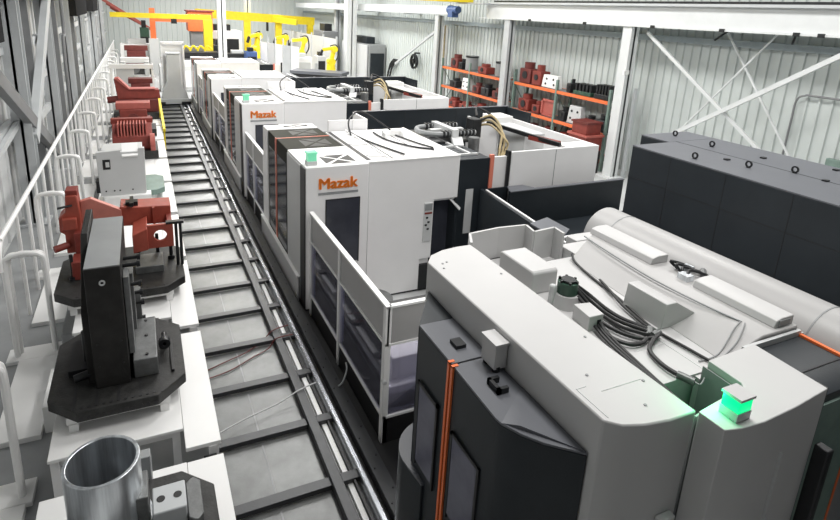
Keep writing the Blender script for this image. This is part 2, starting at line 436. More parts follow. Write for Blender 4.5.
part('bracket_plate', MB().box(-.35, .1, 9.05, 9.6, 1.25, 1.38), GS, t, .01)

t.location.y += .5                                                # set back on its pallet

# --- station 5: grey box fixture
GY = 14.15
t = thing('box_fixture', 'pale grey box shaped fixture with a small square window behind the red fixture', 'box fixture', (-.62, GY+.5, 1.1))
part('pedestal', MB().box(-1.05, -.38, GY-.12, GY+1.1, ZT, 1.22).box(-.4, -.02, GY-.12, GY+.2, ZT, 1.22), WS, t, .01)
part('front_plate', MB().py([(-1.12, 1.22), (-.12, 1.22), (-.10, 2.36), (-.22, 2.36), (-.24, 2.28), (-.62, 2.28), (-.62, 2.34), (-1.15, 2.30)], GY, GY+.14), LG, t, .01)
part('side_plate', MB().box(-1.12, -.98, GY+.14, GY+.9, 1.22, 2.2), LG, t, .01)
part('top_plate', MB().box(-1.05, -.15, GY+.2, GY+.9, 2.18, 2.3), LG, t, .01)
part('inset_window', MB().box(-1.02, -.86, GY-.012, GY+.01, 1.88, 2.12), BM, t)
part('inset_latch', MB().box(-.96, -.88, GY-.03, GY-.01, 1.94, 2.06), LG, t)
part('white_flap', MB().px([(GY-.03, 2.16), (GY+.3, 2.38), (GY+.3, 2.43), (GY-.06, 2.2)], -.60, -.25), WS, t)
mb = MB()
for x in (-1.0, -.82, -.7, -.42): mb.cyl((x, GY-.01, 1.34), (x, GY+.01, 1.34), .02, n=8)
part('bolt_heads', mb, BK, t)
mb = MB().box(-1.2, -1.12, GY+.02, GY+.3, 1.3, 1.6)
part('side_block', mb, BM, t)
pallet('green grey octagonal pallet right of the pale grey box fixture', -.02, GY+.95, .33, .7, .2, 1.2, GRP, False)

# --- red castings further along
def ribbed_casting(cx, cy):
    t = thing('ribbed_casting', 'red casting with a row of fins behind the pale grey box', 'red casting', (cx, cy, 1.2))
    part('body', MB().px([(cy-.45, 1.2), (cy+.5, 1.2), (cy+.5, 1.75), (cy+.1, 1.95), (cy-.45, 1.62)], cx-.58, cx+.58), RD, t, .02)
    mb = MB()
    for k in range(10): mb.box(cx-.42+k*.09, cx-.38+k*.09, cy-.42, cy+.2, 1.6, 2.02)
    part('fins', mb, RDP, t)
    part('lip', MB().box(cx-.62, cx+.62, cy+.2, cy+.45, 1.9, 2.08), RD, t, .02)
    part('cheek', MB().cyl((cx+.5, cy-.6, 1.45), (cx+.64, cy-.6, 1.45), .28, n=20), RDP, t)
    part('base_plate', MB().box(cx-.7, cx+.72, cy-.7, cy+.6, ZT+.02, 1.2), PS, t)
ribbed_casting(-.44, 19.2)
def block_casting(cx, cy, label, w=.5, h=.85, z=1.2, m=RD):
    t = thing('block_casting', label, 'red casting', (cx, cy, z))
    part('body', MB().box(cx-w, cx+w, cy-.35, cy+.35, z, z+h*.75), m, t, .03)
    part('flange', MB().box(cx-w*1.25, cx+w*1.25, cy-.28, cy+.28, z+h*.75, z+h), RDP if m is RD else m, t, .02)
    part('boss', MB().cyl((cx-.02, cy-.38, z+h*.4), (cx-.02, cy-.34, z+h*.4), w*.42, n=20), RDD, t)
    for s in (-1, 1): part('ear', MB().box(cx+s*w*1.05-.08, cx+s*w*1.05+.08, cy-.3, cy+.3, z, z+h*.4), RDD, t, .02)
    part('base_plate', MB().box(cx-w*1.5, cx+w*1.6, cy-.55, cy+.55, ZT+.02, z), PS, t)
    return t
block_casting(-.42, 22.3, 'red block casting with a flanged top just behind the finned casting', .46, .95)
def arm_casting(cx, cy):
    t = thing('arm_casting', 'red casting with an angled top arm halfway along the stands', 'red casting', (cx, cy, 1.2))
    part('body', MB().box(cx-.75, cx+.8, cy-.3, cy+.3, 1.2, 1.75), RDD, t, .03)
    part('arm', MB().py([(cx-.85, 2.6), (cx-.7, 2.62), (cx-.3, 2.15), (cx+.85, 2.15), (cx+.9, 1.75), (cx-.75, 1.75)], cy-.2, cy+.3), RD, t, .03)
    part('arm_top', MB().py([(cx-.82, 2.62), (cx-.68, 2.64), (cx-.28, 2.19), (cx+.7, 2.19), (cx+.7, 2.15), (cx-.31, 2.15)], cy-.25, cy+.3), RDP, t)
    for s in (-.35, .3): part('boss', MB().cyl((cx+s, cy-.34, 1.5), (cx+s, cy-.18, 1.5), .16, n=18), PS, t)
    part('spout', MB().cyl((cx-1.15, cy, 1.7), (cx-.7, cy, 1.75), .14, n=14), RDD, t)
    part('base_plate', MB().box(cx-.95, cx+.80, cy-.5, cy+.5, ZT+.02, 1.2), PS, t)
arm_casting(-.28, 25.6)
block_casting(-.14, 28.9, 'small dark red housing under the white portal frame', .42, .95, 1.25, RDD)
t = thing('white_portal', 'white portal frame standing over the far pallet stands', 'frame', (-.3, 30.2, 0))
part('crossbar', MB().box(-1.5, .5, 30.1, 30.3, 2.5, 2.72), WS, t, .01)
for x in (-1.48, .38): part('upright', MB().box(x, x+.1, 30.12, 30.28, ZT if x > 0 else 0, 2.5), WS, t)
part('back_panel', MB().box(-1.2, -.4, 30.15, 30.2, 1.2, 2.5), LG, t)
t = thing('machined_housing', 'pale machined frame on the far pallet stands behind the white portal', 'machined frame', (-.4, 34., ZT))
part('base', MB().box(-1.2, .4, 33.6, 34.4, ZT, 1.7), LG, t, .03)
for x in (-1.1, .1): part('post', MB().box(x, x+.25, 33.7, 34.3, 1.7, 2.5), LG, t, .03)
part('bridge', MB().box(-1.1, .35, 33.8, 34.2, 2.4, 2.7), W, t, .03)
part('spindle', MB().cyl((-.4, 33.5, 2.1), (-.4, 34.0, 2.1), .25, n=18), GS, t)
t = block_casting(-.30, 39.5, 'farthest red casting on top of the far grey base', .55, 1.2, 1.75, RDD)
solo('machine_plinth', MB().box(-1.4, .8, 38.6, 40.6, 0, .93), LG, 'grey base under the farthest red casting beyond the stands', 'base', bevel=.03)

# yellow hose strip along the stands
t = thing('guard_strip', 'yellow strip sloping along the far pallet stands beside the shuttle', 'guard strip', (.62, 26, 0))
part('strip', MB().bar((.60, 22.5, .98), (.60, 29.4, 1.55), .09, .12), YL, t)
for y, z in ((22.7, .95), (29.2, 1.5)): part('post', MB().box(.57, .63, y-.03, y+.03, .16, z), YL, t)

# ------------------------------------------------------------------ white hoop railing on the left
t = thing('hoop_railing', 'long white tubular railing with hoops between left wall and pallet stands', 'railing', (-2., 9., 0))
HX0, HX1, HZ = -2.20, -1.66, 1.86
y = 6.5
i = 0
hy = []
while y < 52: hy.append(y); y += 3.1
for y in hy:
    for dy in (0., .10):
        x0, x1 = HX0+dy*.3, HX1-dy*.2
        part('hoop', MB().tube([(x0, y+dy, .06), (x0, y+dy, .9), (x0, y+dy, HZ-.2), (x0+.05, y+dy, HZ-.05), (x0+.2, y+dy, HZ-dy*.6), (x1-.2, y+dy, HZ-dy*.6), (x1-.05, y+dy, HZ-.05), (x1, y+dy, HZ-.2), (x1, y+dy, .9), (x1, y+dy, .06)], .043, 10), WS, t)
    part('foot_plate', MB().box(HX0-.15, HX1+.12, y-.14, y+.25, 0, .07), WS, t, .01)
    part('floor_beam', MB().box(HX0+.04, HX1+.06, y-2.1, y-.16, .0, .085), WS, t, .008)
RZ2 = 2.05
part('top_rail', MB().tube([(HX0-.05, 9.55, HZ-.25), (HX0-.05, 9.62, HZ+.05), (HX0-.05, 9.9, RZ2), (HX0-.05, 10.3, RZ2), (HX0-.05, 16., RZ2), (HX0-.05, 24., RZ2), (HX0-.05, 58., RZ2)], .045, 10), WS, t)
y = 11.1
while y < 57:
    part('baluster', MB().cyl((HX0-.05, y, 0), (HX0-.05, y, RZ2), .032, n=8), WS, t); y += 1.033
solo('kick_box', MB().box(-1.57, -1.30, 7.6, 8.5, 0, .42), WS, 'low white box on the floor left of the tall angle block', 'box', bevel=.01)
solo('cabinet_low', MB().box(-1.50, -1.28, 9.2, 12.6, 0, .55), MG, 'low grey box on the floor between railing and red fixture', 'box', bevel=.02)

# ------------------------------------------------------------------ left wall steelwork
def column(name, label, x, y, w, d, z1, m, cat='column', z0=0):
    t = thing(name, label, cat, (x, y, 0))
    mb = MB().box(x-w/2, x+w/2, y-d/2, y-d/2+.04, z0, z1).box(x-w/2, x+w/2, y+d/2-.04, y+d/2, z0, z1).box(x-.03, x+.03, y-d/2, y+d/2, z0, z1)
    part('shaft', mb, m, t)
    part('base_plate', MB().box(x-w*.8, x+w*.8, y-d*.8, y+d*.8, 0, .05), m, t)
    return t
WL = ['nearest grey steel column on the left wall beside the dark brace', 'second grey steel column on the left wall under the truss beam', 'third grey steel column along the left wall',
      'fourth grey steel column along the left wall', 'fifth grey steel column far along the left wall', 'last grey steel column far along the left wall']
for i, y in enumerate((16.2, 21.5, 27., 34., 42., 51.)):
    column('wall_column', WL[i], -2.85, y, .42, .42, 8.5, STC)
for i, (y, d) in enumerate(((18.6, 'left'), (24.3, 'middle'), (30.5, 'far'))):
    t = thing('wall_pilaster', ['narrow grey post with rungs behind the leaning brace', 'narrow grey post with rungs past the second column', 'narrow grey post with rungs past the third column'][i], 'post', (-2.9, y, 0))
    part('post', MB().box(-3.0, -2.8, y-.12, y+.12, 0, 8.2), STD, t)
    for z in (2.2, 3.3, 4.4): part('rung', MB().box(-2.95, -2.85, y, y+2.4, z, z+.22), STC, t)
solo('wall_brace', MB().bar((-2.7, 9.6, 5.9), (-2.7, 20.2, .9), .18, .34), STD, 'dark steel brace leaning down across the lower left wall', 'brace', bevel=.01)
solo('wall_brace', MB().bar((-2.7, 22.5, 6.4), (-2.7, 16.4, 2.2), .2, .36), STC, 'light grey steel brace leaning left beneath the truss beam', 'brace', bevel=.01)
solo('wall_brace', MB().bar((-2.95, 11.0, 2.2), (-2.95, 18.2, 2.9), .1, .16), STC, 'thin grey strut rising along the left wall below the dark panel', 'brace')
solo('truss_beam', MB().box(-3.0, -2.55, 15.5, 26, 5.75, 6.15), STC, 'grey truss beam across the top of the left columns', 'beam')
solo('heater_panel', MB().box(-3.19, -2.81, 9.5, 15.2, 4.75, 7.0), MTD, 'large dark grey panel hanging in the top left corner', 'panel', bevel=.02)
solo('wall_unit', MB().box(-2.9, -2.4, 27.6, 33., 5.0, 7.2), MTD, 'dark box hanging on the left wall beside the truss beam', 'box', bevel=.02)
solo('wall_unit', MB().box(-2.9, -2.4, 38., 42., 5.0, 6.6), MTD, 'smaller dark box hanging far along the left wall', 'box', bevel=.02)
for i, (y, z0, z1) in enumerate(((19.4, 2.9, 3.9), (25.2, 2.7, 3.7), (25.2, 4.3, 5.2), (29., 3.2, 4.4), (35.5, 2.5, 4.5))):
    o = struct('window_%d' % (i+1), MB().box(-3.2, -3.12, y, y+.9, z0, z1), WS)
solo('downpipe', MB().tube([(-2.45, 22.9, 6.6), (-2.45, 22.9, 4.6), (-2.45, 22.4, 4.1), (-2.45, 22.4, 0.)], .06), STD, 'dark pipe with a kink running down the left wall', 'pipe')
# ------------------------------------------------------------------ machining centres along the track
YB = 9.45
def vents(x0, x1, y0, y1, z):
    """two dark triangular openings with a white diagonal between, as on the cabinet tops"""
    d = .05
    return MB().pz([(x0, y0+d), (x0, y1-d), (x0+(x1-x0)*.46, (y0+y1)/2)], z, z+.006).pz([(x1, y0+d), (x0+(x1-x0)*.54, (y0+y1)/2), (x1, y1-d)], z, z+.006).pz([(x0+d*1.3, y1), (x1-d*1.3, y1), ((x0+x1)/2, (y0+y1)/2+d*.6)], z, z+.006).pz([(x0+d*1.3, y0), ((x0+x1)/2, (y0+y1)/2-d*.6), (x1-d*1.3, y0)], z, z+.006)
def make_center(label):
    t = thing('machining_center', label, 'machine tool', (2.6, YB, 0), 'white and charcoal machining centres along the track')
    y = YB
    part('control_cabinet', MB().box(2.6, 3.848, y, y+1.42, .05, 2.95), W, t, .015)
    part('front_panel', MB().box(2.585, 2.6, y+.35, y+1.4, .56, 2.9), LG, t, .004)
    part('corner_strip', MB().box(2.58, 2.6, y+.015, y+.34, .05, 2.92), BK, t)
    part('cabinet_vent', vents(3.05, 3.66, y+.14, y+.76, 2.945), BK, t)
    dk = part('door_block', MB().box(2.62, 3.84, y+1.44, y+3.42, .5, 2.93), OL, t, .012)
    part('door_glass', MB().box(2.612, 2.62, y+1.6, y+2.44, .6, 2.6), GD, dk)
    part('door_glass', MB().box(2.612, 2.62, y+2.66, y+3.3, .6, 2.6), GD, dk)
    part('orange_trim', MB().box(2.60, 2.625, y+2.5, y+2.6, .52, 2.935).box(2.6, 3.84, y+2.5, y+2.54, 2.925, 2.938), PK, dk)
    part('top_vent', vents(3.05, 3.66, y+1.62, y+2.3, 2.927), BK, dk)
    part('top_vent', vents(3.05, 3.66, y+2.7, y+3.3, 2.927), BK, dk)
    part('far_cabinet', MB().box(2.6, 3.84, y+3.44, y+3.95, .05, 2.94), W, t, .015)
    part('far_vent', vents(3.05, 3.66, y+3.52, y+3.88, 2.935), BK, t)
    part('skirt', MB().px([(y+.42, .03), (y+4.1, .03), (y+4.1, .55), (y+.42, .55)], 2.545, 2.58), LG, t, .006)
    part('skirt_lip', MB().box(2.53, 2.6, y+.42, y+4.1, .55, .58), WS, t)
    part('kick_plate', MB().box(2.6, 5.9, y+.05, y+2.8, 0, .06), BK, t)
    # main housing with recessed operator corner
    body = part('housing', MB().py([(3.86, .05), (5.06, .05), (5.06, .75), (5.32, .75), (5.32, 2.05), (5.88, 2.05), (5.88, 2.95), (3.86, 2.95)], y+.01, y+.06).box(3.86, 5.30, y+.06, y+2.85, .05, 2.95).box(5.30, 5.88, y+.06, y+2.85, 2.0, 2.95).box(5.3, 5.88, y+.9, y+2.85, .05, 2.0), W, t, .01)
    part('seam', MB().box(3.85, 3.858, y+.02, y+2.8, .06, 2.93), LG, body)
    part('roof_edge', MB().box(3.86, 5.88, y+.0, y+.07, 2.95, 2.975).box(5.83, 5.88, y+.07, y+2.8, 2.95, 2.975), WS, body)
    part('roof_slot', MB().box(3.88, 3.97, y+.2, y+2.8, 2.95, 2.956), BK, body)
    mb = MB()
    for k in range(2): mb.bar((4.0, y+.5+k*1.0, 2.97), (4.32, y+1.2+k*1.0, 2.97), .05, .03)
    for k in range(3): mb.bar((4.0, y+.4+k*1.0, 2.97), (4.32, y+.4+k*1.0, 2.97), .05, .03)
    part('roof_lattice', mb.box(4.32, 4.36, y+.2, y+2.8, 2.95, 2.99), WS, body)
    part('roof_groove', MB().box(4.42, 4.45, y+.2, y+2.7, 2.95, 2.957).box(5.2, 5.22, y+1.2, y+2.7, 2.95, 2.957), BK, body)
    part('side_window', MB().box(2.995, 3.66, y-.012, y+.0, .96, 2.28), GD, t, .003)
    part('side_window_frame', MB().box(2.98, 3.0, y-.016, y, .94, 2.3).box(3.655, 3.675, y-.016, y, .94, 2.3).box(2.98, 3.675, y-.016, y, 2.28, 2.3), BM, t)
    pn = part('button_panel', MB().box(5.10, 5.29, y-.012, y+.012, 1.15, 2.0), LG, t, .003)
    for zz, xx in ((1.68, 5.17), (1.58, 5.21), (1.52, 5.15), (1.43, 5.2)): part('button', MB().box(xx-.025, xx+.025, y-.018, y-.012, zz-.02, zz+.02), BM, pn)
    part('warning_strip', MB().box(5.11, 5.28, y-.018, y-.012, 1.76, 1.8), RD, pn)
    part('screen', MB().box(5.11, 5.28, y-.017, y-.012, 1.84, 1.98), MG, pn)
    part('corner_door', MB().box(5.33, 5.86, y+.30, y+.34, .2, 2.02), GD, t)
    part('corner_door_edge', MB().box(5.84, 5.90, y+.02, y+.36, .2, 2.03), DK, t)
    part('door_handle', MB().bar((5.72, y+.1, 2.05), (5.92, y-.06, 1.80), .12, .03), LG, t, .01)
    part('corner_shelf', MB().box(5.06, 5.9, y+.0, y+.9, .05, .62), BM, t)
    # charcoal magazine behind the housing
    mg = part('magazine', MB().box(5.90, 6.63, y+.02, y+2.85, .05, 2.86), DK, t, .012)
    part('magazine_window', MB().box(6.08, 6.26, y+.008, y+.02, 1.2, 2.2), LG, mg)
    mb = MB()
    mb.box(5.95, 6.5, y+.3, y+.36, 2.86, 2.9).box(5.95, 6.5, y+1.0, y+1.06, 2.86, 2.9).box(6.3, 6.36, y+.3, y+2.0, 2.86, 2.9)
    part('magazine_rail', mb, LG, mg)
    part('orange_post', MB().box(6.635, 6.72, y+.0, y+.08, .05, 2.92), PK, t)
    part('rear_panel', MB().box(6.725, 7.06, y+.03, y+.09, .05, 2.86), W, t)
    part('dark_post', MB().box(7.06, 7.13, y-.02, y+.10, .05, 2.98), BM, t)
    # cable carrier loop and pump head on the roof
    pts = []
    for k in range(25):
        a = math.pi/2+math.pi*k/24
        pts.append((6.25+.34*math.cos(a), y+2.0+.44*math.sin(a), 3.05))
    pts = [(7.2, y+2.44, 3.05)] + pts + [(7.2, y+1.56, 3.05)]
    ch = part('cable_carrier', MB().tube(pts, .06, 8, smooth=False), MG, t)
    for yy in (y+2.36, y+1.48):
        mb = MB()
        for k in range(9): mb.box(6.3+k*.1, 6.34+k*.1, yy, yy+.16, 2.98, 3.125)
        part('carrier_links', mb, BM, ch)
    part('carrier_tray', MB().box(5.9, 7.2, y+1.4, y+2.8, 2.86, 2.9), BM, t)
    part('carrier_bar', MB().box(6.2, 7.1, y+1.93, y+2.07, 2.98, 3.08), LG, t)
    part('carrier_block', MB().box(6.5, 6.65, y+1.4, y+2.5, 2.98, 3.17), LG, t)
    part('pump_head', MB().box(7.26, 7.5, y+1.75, y+2.1, 2.85, 3.32), BM, t, .02)
    part('pump_motor', MB().cyl((6.95, y+1.2, 2.5), (6.95, y+1.2, 3.02), .13, n=20), GS, t)
    part('junction_plate', MB().pr([(6.3, y+1.0, 2.88), (6.5, y+.9, 2.88), (6.75, y+1.4, 2.88), (6.5, y+1.5, 2.88)], [(6.3, y+1.0, 2.93), (6.5, y+.9, 2.93), (6.75, y+1.4, 3.0), (6.5, y+1.5, 3.0)]), LG, t, .01)
    mb = MB()
    for k in range(3): mb.tube([(7.55, y+1.9, 3.3-.08*k), (7.75, y+1.7, 3.4-.12*k), (7.85, y+1.4-.1*k, 3.1-.1*k), (7.7+.1*k, y+1.2, 2.7), (7.6, y+1.1, 2.3)], .028)
    part('tan_hose', mb, TAN, t)
    part('dark_hose', MB().tube([(7.5, y+2.0, 3.35), (7.7, y+2.3, 3.5), (8.1, y+2.0, 3.2), (8.1, y+1.5, 2.5)], .03).tube([(7.5, y+1.8, 3.3), (7.9, y+1.9, 3.3), (8.0, y+1.6, 2.9), (7.9, y+1.1, 2.3)], .035), BK, t)
    mb = MB()
    mb.tube([(4.3, y+2.3, 2.97), (4.35, y+2.6, 3.25), (4.75, y+2.9, 3.4), (5.2, y+2.7, 3.15), (5.4, y+2.4, 2.97)], .02)
    mb.tube([(4.35, y+2.6, 2.98), (4.45, y+1.6, 2.98), (4.75, y+.35, 2.98)], .022)
    mb.tube([(4.9, y+2.4, 2.98), (4.92, y+1.6, 2.98), (5.2, y+.9, 2.98), (5.55, y+.55, 2.98)], .022)
    mb.tube([(5.3, y+2.0, 2.98), (5.45, y+1.2, 2.98), (5.6, y+.7, 2.98)], .02)
    part('roof_cable', mb, BK, t)
    part('roof_bracket', MB().box(5.0, 5.5, y+2.05, y+2.1, 2.96, 3.08).box(5.0, 5.06, y+1.9, y+2.1, 2.96, 3.06).box(5.44, 5.5, y+1.9, y+2.1, 2.96, 3.06), WS, t)
    # green lamp
    lb = part('signal_lamp', MB().box(2.66, 2.86, y+.12, y+.30, 2.95, 3.03), LG, t, .005)
    part('lamp_lens', MB().box(2.675, 2.845, y+.135, y+.285, 3.03, 3.17), GRL, lb)
    part('lamp_cap', MB().box(2.66, 2.86, y+.12, y+.30, 3.17, 3.2), GRL, lb)
    # logo
    m = Matrix.Translation((.235, -.012, 2.52)) @ Matrix.Rotation(math.pi/2, 4, 'X')
    lg = lettering('logo_lettering', 'Mazak', .29, .006, ORL, t, m)
    k = .79/max(v.co.x-.235 for v in lg.data.vertices)
    lg.data.transform(Matrix.Translation((.235, 0, 2.52)) @ Matrix.Diagonal((k, 1, 1, 1)) @ Matrix.Translation((-.235, 0, -2.52)))
    part('logo_bar', MB().box(2.84, 3.63, y-.012, y, 2.40, 2.445), MG, t)
    return t
c0 = make_center('nearer of the two machining centres with orange lettering, holed vents on its roof')
dup(c0, (2.6, YB+7.05, 0), 'farther of the two machining centres with orange lettering, behind the nearer one')
def plain(o):
    """the two far machines carry no lettering, lamp or roof gear"""
    bad = ('logo_', 'signal_lamp', 'cable_carrier', 'carrier_', 'pump_', 'tan_hose', 'dark_hose', 'roof_cable', 'roof_bracket', 'junction_plate')
    for ch in list(o.children):
        if ch.name.startswith(bad):
            for g in list(ch.children): bpy.data.objects.remove(g)
            bpy.data.objects.remove(ch)
for dy, lb in ((14.9, 'third machining centre along the track, white and without lettering'), (21.4, 'farthest machining centre beside the shuttle crane at the track end')):
    far = dup(c0, (2.6, YB+dy, 0), lb); plain(far); far.scale = (1, 1, .915)

# white open coolant enclosure and dark side wall behind each machine
def tank(label):
    y = YB
    t = thing('coolant_enclosure', label, 'enclosure', (8.4, y, 0), 'white coolant enclosures behind the machines')
    fw = part('front_wall', MB().box(7.16, 9.62, y, y+.06, .02, 2.95), W, t, .006)
    part('seam', MB().box(8.36, 8.375, y-.004, y, .05, 2.93), MG, fw)
    part('right_wall', MB().box(9.56, 9.62, y+.06, y+3.7, .02, 2.95), W, t, .006)
    part('top_flap', MB().box(8.75, 9.56, y+.06, y+.5, 2.9, 2.94), WS, t)
    part('inner_wall', MB().box(8.3, 8.36, y+2.2, y+3.7, 1.2, 3.0), W, t)
    part('inner_tank', MB().box(7.3, 9.5, y+.2, y+3.65, .02, 1.4), LG, t)
    part('beam_rail', MB().bar((8.1, y+2.4, 3.08), (8.55, y+.1, 3.0), .07, .09), BM, t)
    part('red_bar', MB().bar((8.42, y+1.0, 2.99), (8.62, y+.25, 2.99), .2, .1), RD, t)
    part('grey_box', MB().box(8.4, 9.0, y+1.2, y+2.6, 2.5, 3.0), LG, t)
    part('white_box', MB().box(8.6, 9.2, y+2.8, y+3.4, 2.4, 3.12), WS, t, .01)
    return t
k0 = tank('white open topped coolant enclosure right behind the nearer lettered machine')
dup(k0, (8.4, YB+7.05, 0), 'white coolant enclosure behind the farther lettered machine, in front of the left rack')
def sidewall(label):
    t = thing('screen_wall', label, 'screen wall', (7.3, 13.3, 0), 'dark screen walls behind the machines')
    part('long_panel', MB().box(4.95, 9.7, 13.28, 13.34, .02, 3.2), DK, t, .006)
    wp = part('white_panel', MB().box(3.95, 4.95, 12.36, 12.41, .02, 3.2).box(4.90, 4.95, 12.41, 13.28, .02, 3.2), W, t)
    part('seam', MB().box(4.55, 4.56, 12.352, 12.36, 2.9, 3.18), LG, wp)
    part('return_panel', MB().box(9.70, 9.76, 12.2, 13.34, .02, 3.2), DK, t)
    part('seam', MB().box(6.4, 6.41, 13.274, 13.28, .1, 3.18), BK, t)
    part('seam', MB().box(8.0, 8.01, 13.274, 13.28, .1, 3.18), BK, t)
    part('top_cap', MB().box(4.95, 9.76, 13.26, 13.36, 3.2, 3.22), DT, t)
    return t
s0 = sidewall('dark screen wall between the nearer lettered machine and the farther one')
dup(s0, (7.3, 20.35, 0), 'dark screen wall behind the farther lettered machine, below the far robots')

# ------------------------------------------------------------------ loading station guards
def guard(y0, y1, label, endp):
    t = thing('station_guard', label, 'guard', (2.67, (y0+y1)/2, 0), 'loading station guards with tinted panels')
    ym = (y0+y1)/2+.05
    part('base_panel', MB().box(2.66, 2.70, y0, y1, .02, .42), BK, t)
    part('bottom_rail', MB().box(2.645, 2.71, y0, y1, .42, .455), WS, t)
    part('top_panel', MB().box(2.665, 2.70, y0, y1, 1.57, 2.10), CV, t, .004)
    part('top_lip', MB().box(2.64, 2.72, y0, y1, 2.10, 2.13).box(2.645, 2.71, y0, y1, 1.545, 1.58), WS, t)
    for yy in (y0, ym, y1-.1):
        part('post', MB().box(2.64, 2.73, yy, yy+.09, .02, 2.12), WS, t, .006)
    part('tinted_panel', MB().box(2.672, 2.685, y0+.09, ym, .455, 1.55), GL, t)
    part('tinted_panel', MB().box(2.672, 2.685, ym+.09, y1-.1, .455, 1.55), GL, t)
    if endp:
        part('end_panel', MB().box(2.73, 3.9, y0, y0+.045, 1.57, 2.1), CV, t, .004)
        part('end_lip', MB().box(2.7, 3.9, y0-.01, y0+.06, 2.1, 2.13).box(2.7, 3.9, y0-.01, y0+.06, 1.545, 1.58), WS, t)
        part('end_tinted_panel', MB().box(2.73, 3.9, y0+.015, y0+.03, .455, 1.55), GL, t)
        part('end_bottom_rail', MB().box(2.7, 3.9, y0-.01, y0+.06, .42, .455), WS, t)
        part('end_base', MB().box(2.7, 3.9, y0, y0+.05, .02, .42), BK, t)
        part('latch', MB().cyl((2.66, y0-.02, 1.0), (2.66, y0+.05, 1.0), .03, n=10), LG, t)
    return t
guard(5.75, 9.36, 'white guard with tinted panels between the dark doored machine and the nearer lettered machine', True)
guard(13.6, 16.42, 'white guard with tinted panels between the two machines with orange lettering', False)
guard(20.6, 24.3, 'white guard with tinted panels beyond the farther lettered machine', False)
guard(28.4, 30.8, 'white guard with tinted panels farthest along the track', False)
# what stands in the near loading station
t = thing('loading_table', 'grey stepped loading table seen through the tinted panels of the near guard', 'table', (3.4, 7.2, 0))
part('base', MB().box(2.8, 3.75, 6.1, 9.0, .02, .6), W, t, .02)
part('block', MB().box(3.0, 3.8, 6.25, 7.3, .55, .95), W, t, .02)
part('step', MB().box(3.05, 3.7, 7.5, 8.3, .55, .8), LG, t, .02)
part('turntable', MB().cyl((3.4, 8.0, .8), (3.4, 8.0, .92), .36, n=32), GS, t)
part('red_block', MB().box(3.2, 3.45, 8.75, 8.95, .55, 1.1), RDP, t, .02)
t = thing('chip_bin', 'black open bin behind the end panel of the near guard', 'bin', (3.7, 6.1, 0))
part('bin_wall', MB().box(2.78, 4.9, 5.85, 6.05, 1.62, 2.02).box(4.7, 4.9, 5.85, 6.05, .0, 1.62), BK, t)
t = thing('floor_clip', 'small bent wire clip on the floor beside the near guard', 'clip', (2.6, 7.0, 0))
part('wire', MB().tube([(2.42, 6.92, .17), (2.5, 6.95, .2), (2.6, 7.05, .32), (2.64, 7.2, .34)], .014), LG, t)

# ------------------------------------------------------------------ big mill-turn machine in the right foreground
t = thing('turning_center', 'huge white and charcoal machine tool in the right foreground with two orange striped doors', 'machine tool', (4.2, 3.4, 0))
ZF = 3.25
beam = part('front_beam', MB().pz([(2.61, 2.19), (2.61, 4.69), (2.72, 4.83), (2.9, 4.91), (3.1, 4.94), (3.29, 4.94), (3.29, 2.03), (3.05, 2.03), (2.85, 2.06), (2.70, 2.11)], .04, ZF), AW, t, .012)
part('panel_line', MB().box(2.66, 2.666, 2.2, 2.5, ZF, ZF+.003).box(2.66, 2.75, 2.5, 2.506, ZF, ZF+.003).box(2.82, 3.2, 2.42, 2.426, ZF, ZF+.003), LG, beam)
mb = MB()
for x, y in ((2.8, 4.62), (2.74, 4.6), (2.7, 4.5), (2.85, 2.6), (3.2, 3.0), (3.2, 2.4), (3.2, 4.2), (3.0, 2.2)): mb.cyl((x, y, ZF), (x, y, ZF+.006), .012, n=8)
part('roof_screws', mb, MG, beam)
part('core', MB().box(3.30, 5.3, 2.53, 4.6, .04, 2.98).box(3.30, 5.3, 4.6, 4.95, .04, 2.80).box(4.62, 5.3, 4.6, 4.95, 2.8, 2.98), LG, t)
# doors
ZD = 2.93
do = [(2.6, 2.26), (2.38, 2.45), (2.28, 2.58), (2.21, 2.72), (2.2, 2.78), (2.22, 3.44), (2.6, 3.44)]
rd = part('right_door', MB().pz(do, .85, ZD-.02), DK, t, .008)
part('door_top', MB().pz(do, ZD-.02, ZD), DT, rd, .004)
part('door_fold', MB().add([(2.21, 2.72, ZD), (2.6, 2.27, ZD+.002), (2.6, 3.0, ZD+.002), (2.30, 2.62, ZD+.03)], [(0,3,2), (0,1,3), (1,2,3)]), DT, rd)
part('door_glass', MB().box(2.195, 2.215, 2.93, 3.32, 1.5, 2.32), GV, rd)
part('glass_frame', MB().box(2.19, 2.21, 3.32, 3.35, 1.45, 2.35).box(2.185, 2.205, 2.9, 2.93, 1.45, 2.35).box(2.19, 2.21, 2.9, 3.35, 2.32, 2.35), BM, rd)
part('orange_trim', MB().box(2.2, 2.23, 3.41, 3.44, .85, ZD+.003).box(2.2, 2.26, 3.41, 3.44, ZD-.01, ZD+.006), OT, rd)
part('door_handle', MB().box(2.36, 2.39, 2.98, 3.14, ZD, ZD+.05).box(2.36, 2.46, 2.98, 3.01, ZD, ZD+.05).box(2.36, 2.46, 3.11, 3.14, ZD, ZD+.05), BM, rd)
dl = [(2.22, 3.46), (2.23, 4.09), (2.6, 4.09), (2.6, 3.46)]
ld = part('left_door', MB().pz(dl, .85, ZD-.02), DK, t, .008)
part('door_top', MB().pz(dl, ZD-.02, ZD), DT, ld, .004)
part('door_glass', MB().box(2.205, 2.225, 3.64, 3.97, 1.5, 2.36), GV, ld)
part('glass_frame', MB().box(2.2, 2.22, 3.97, 4.0, 1.45, 2.4).box(2.2, 2.22, 3.61, 3.64, 1.45, 2.4).box(2.2, 2.22, 3.61, 4.0, 2.36, 2.4), BM, ld)
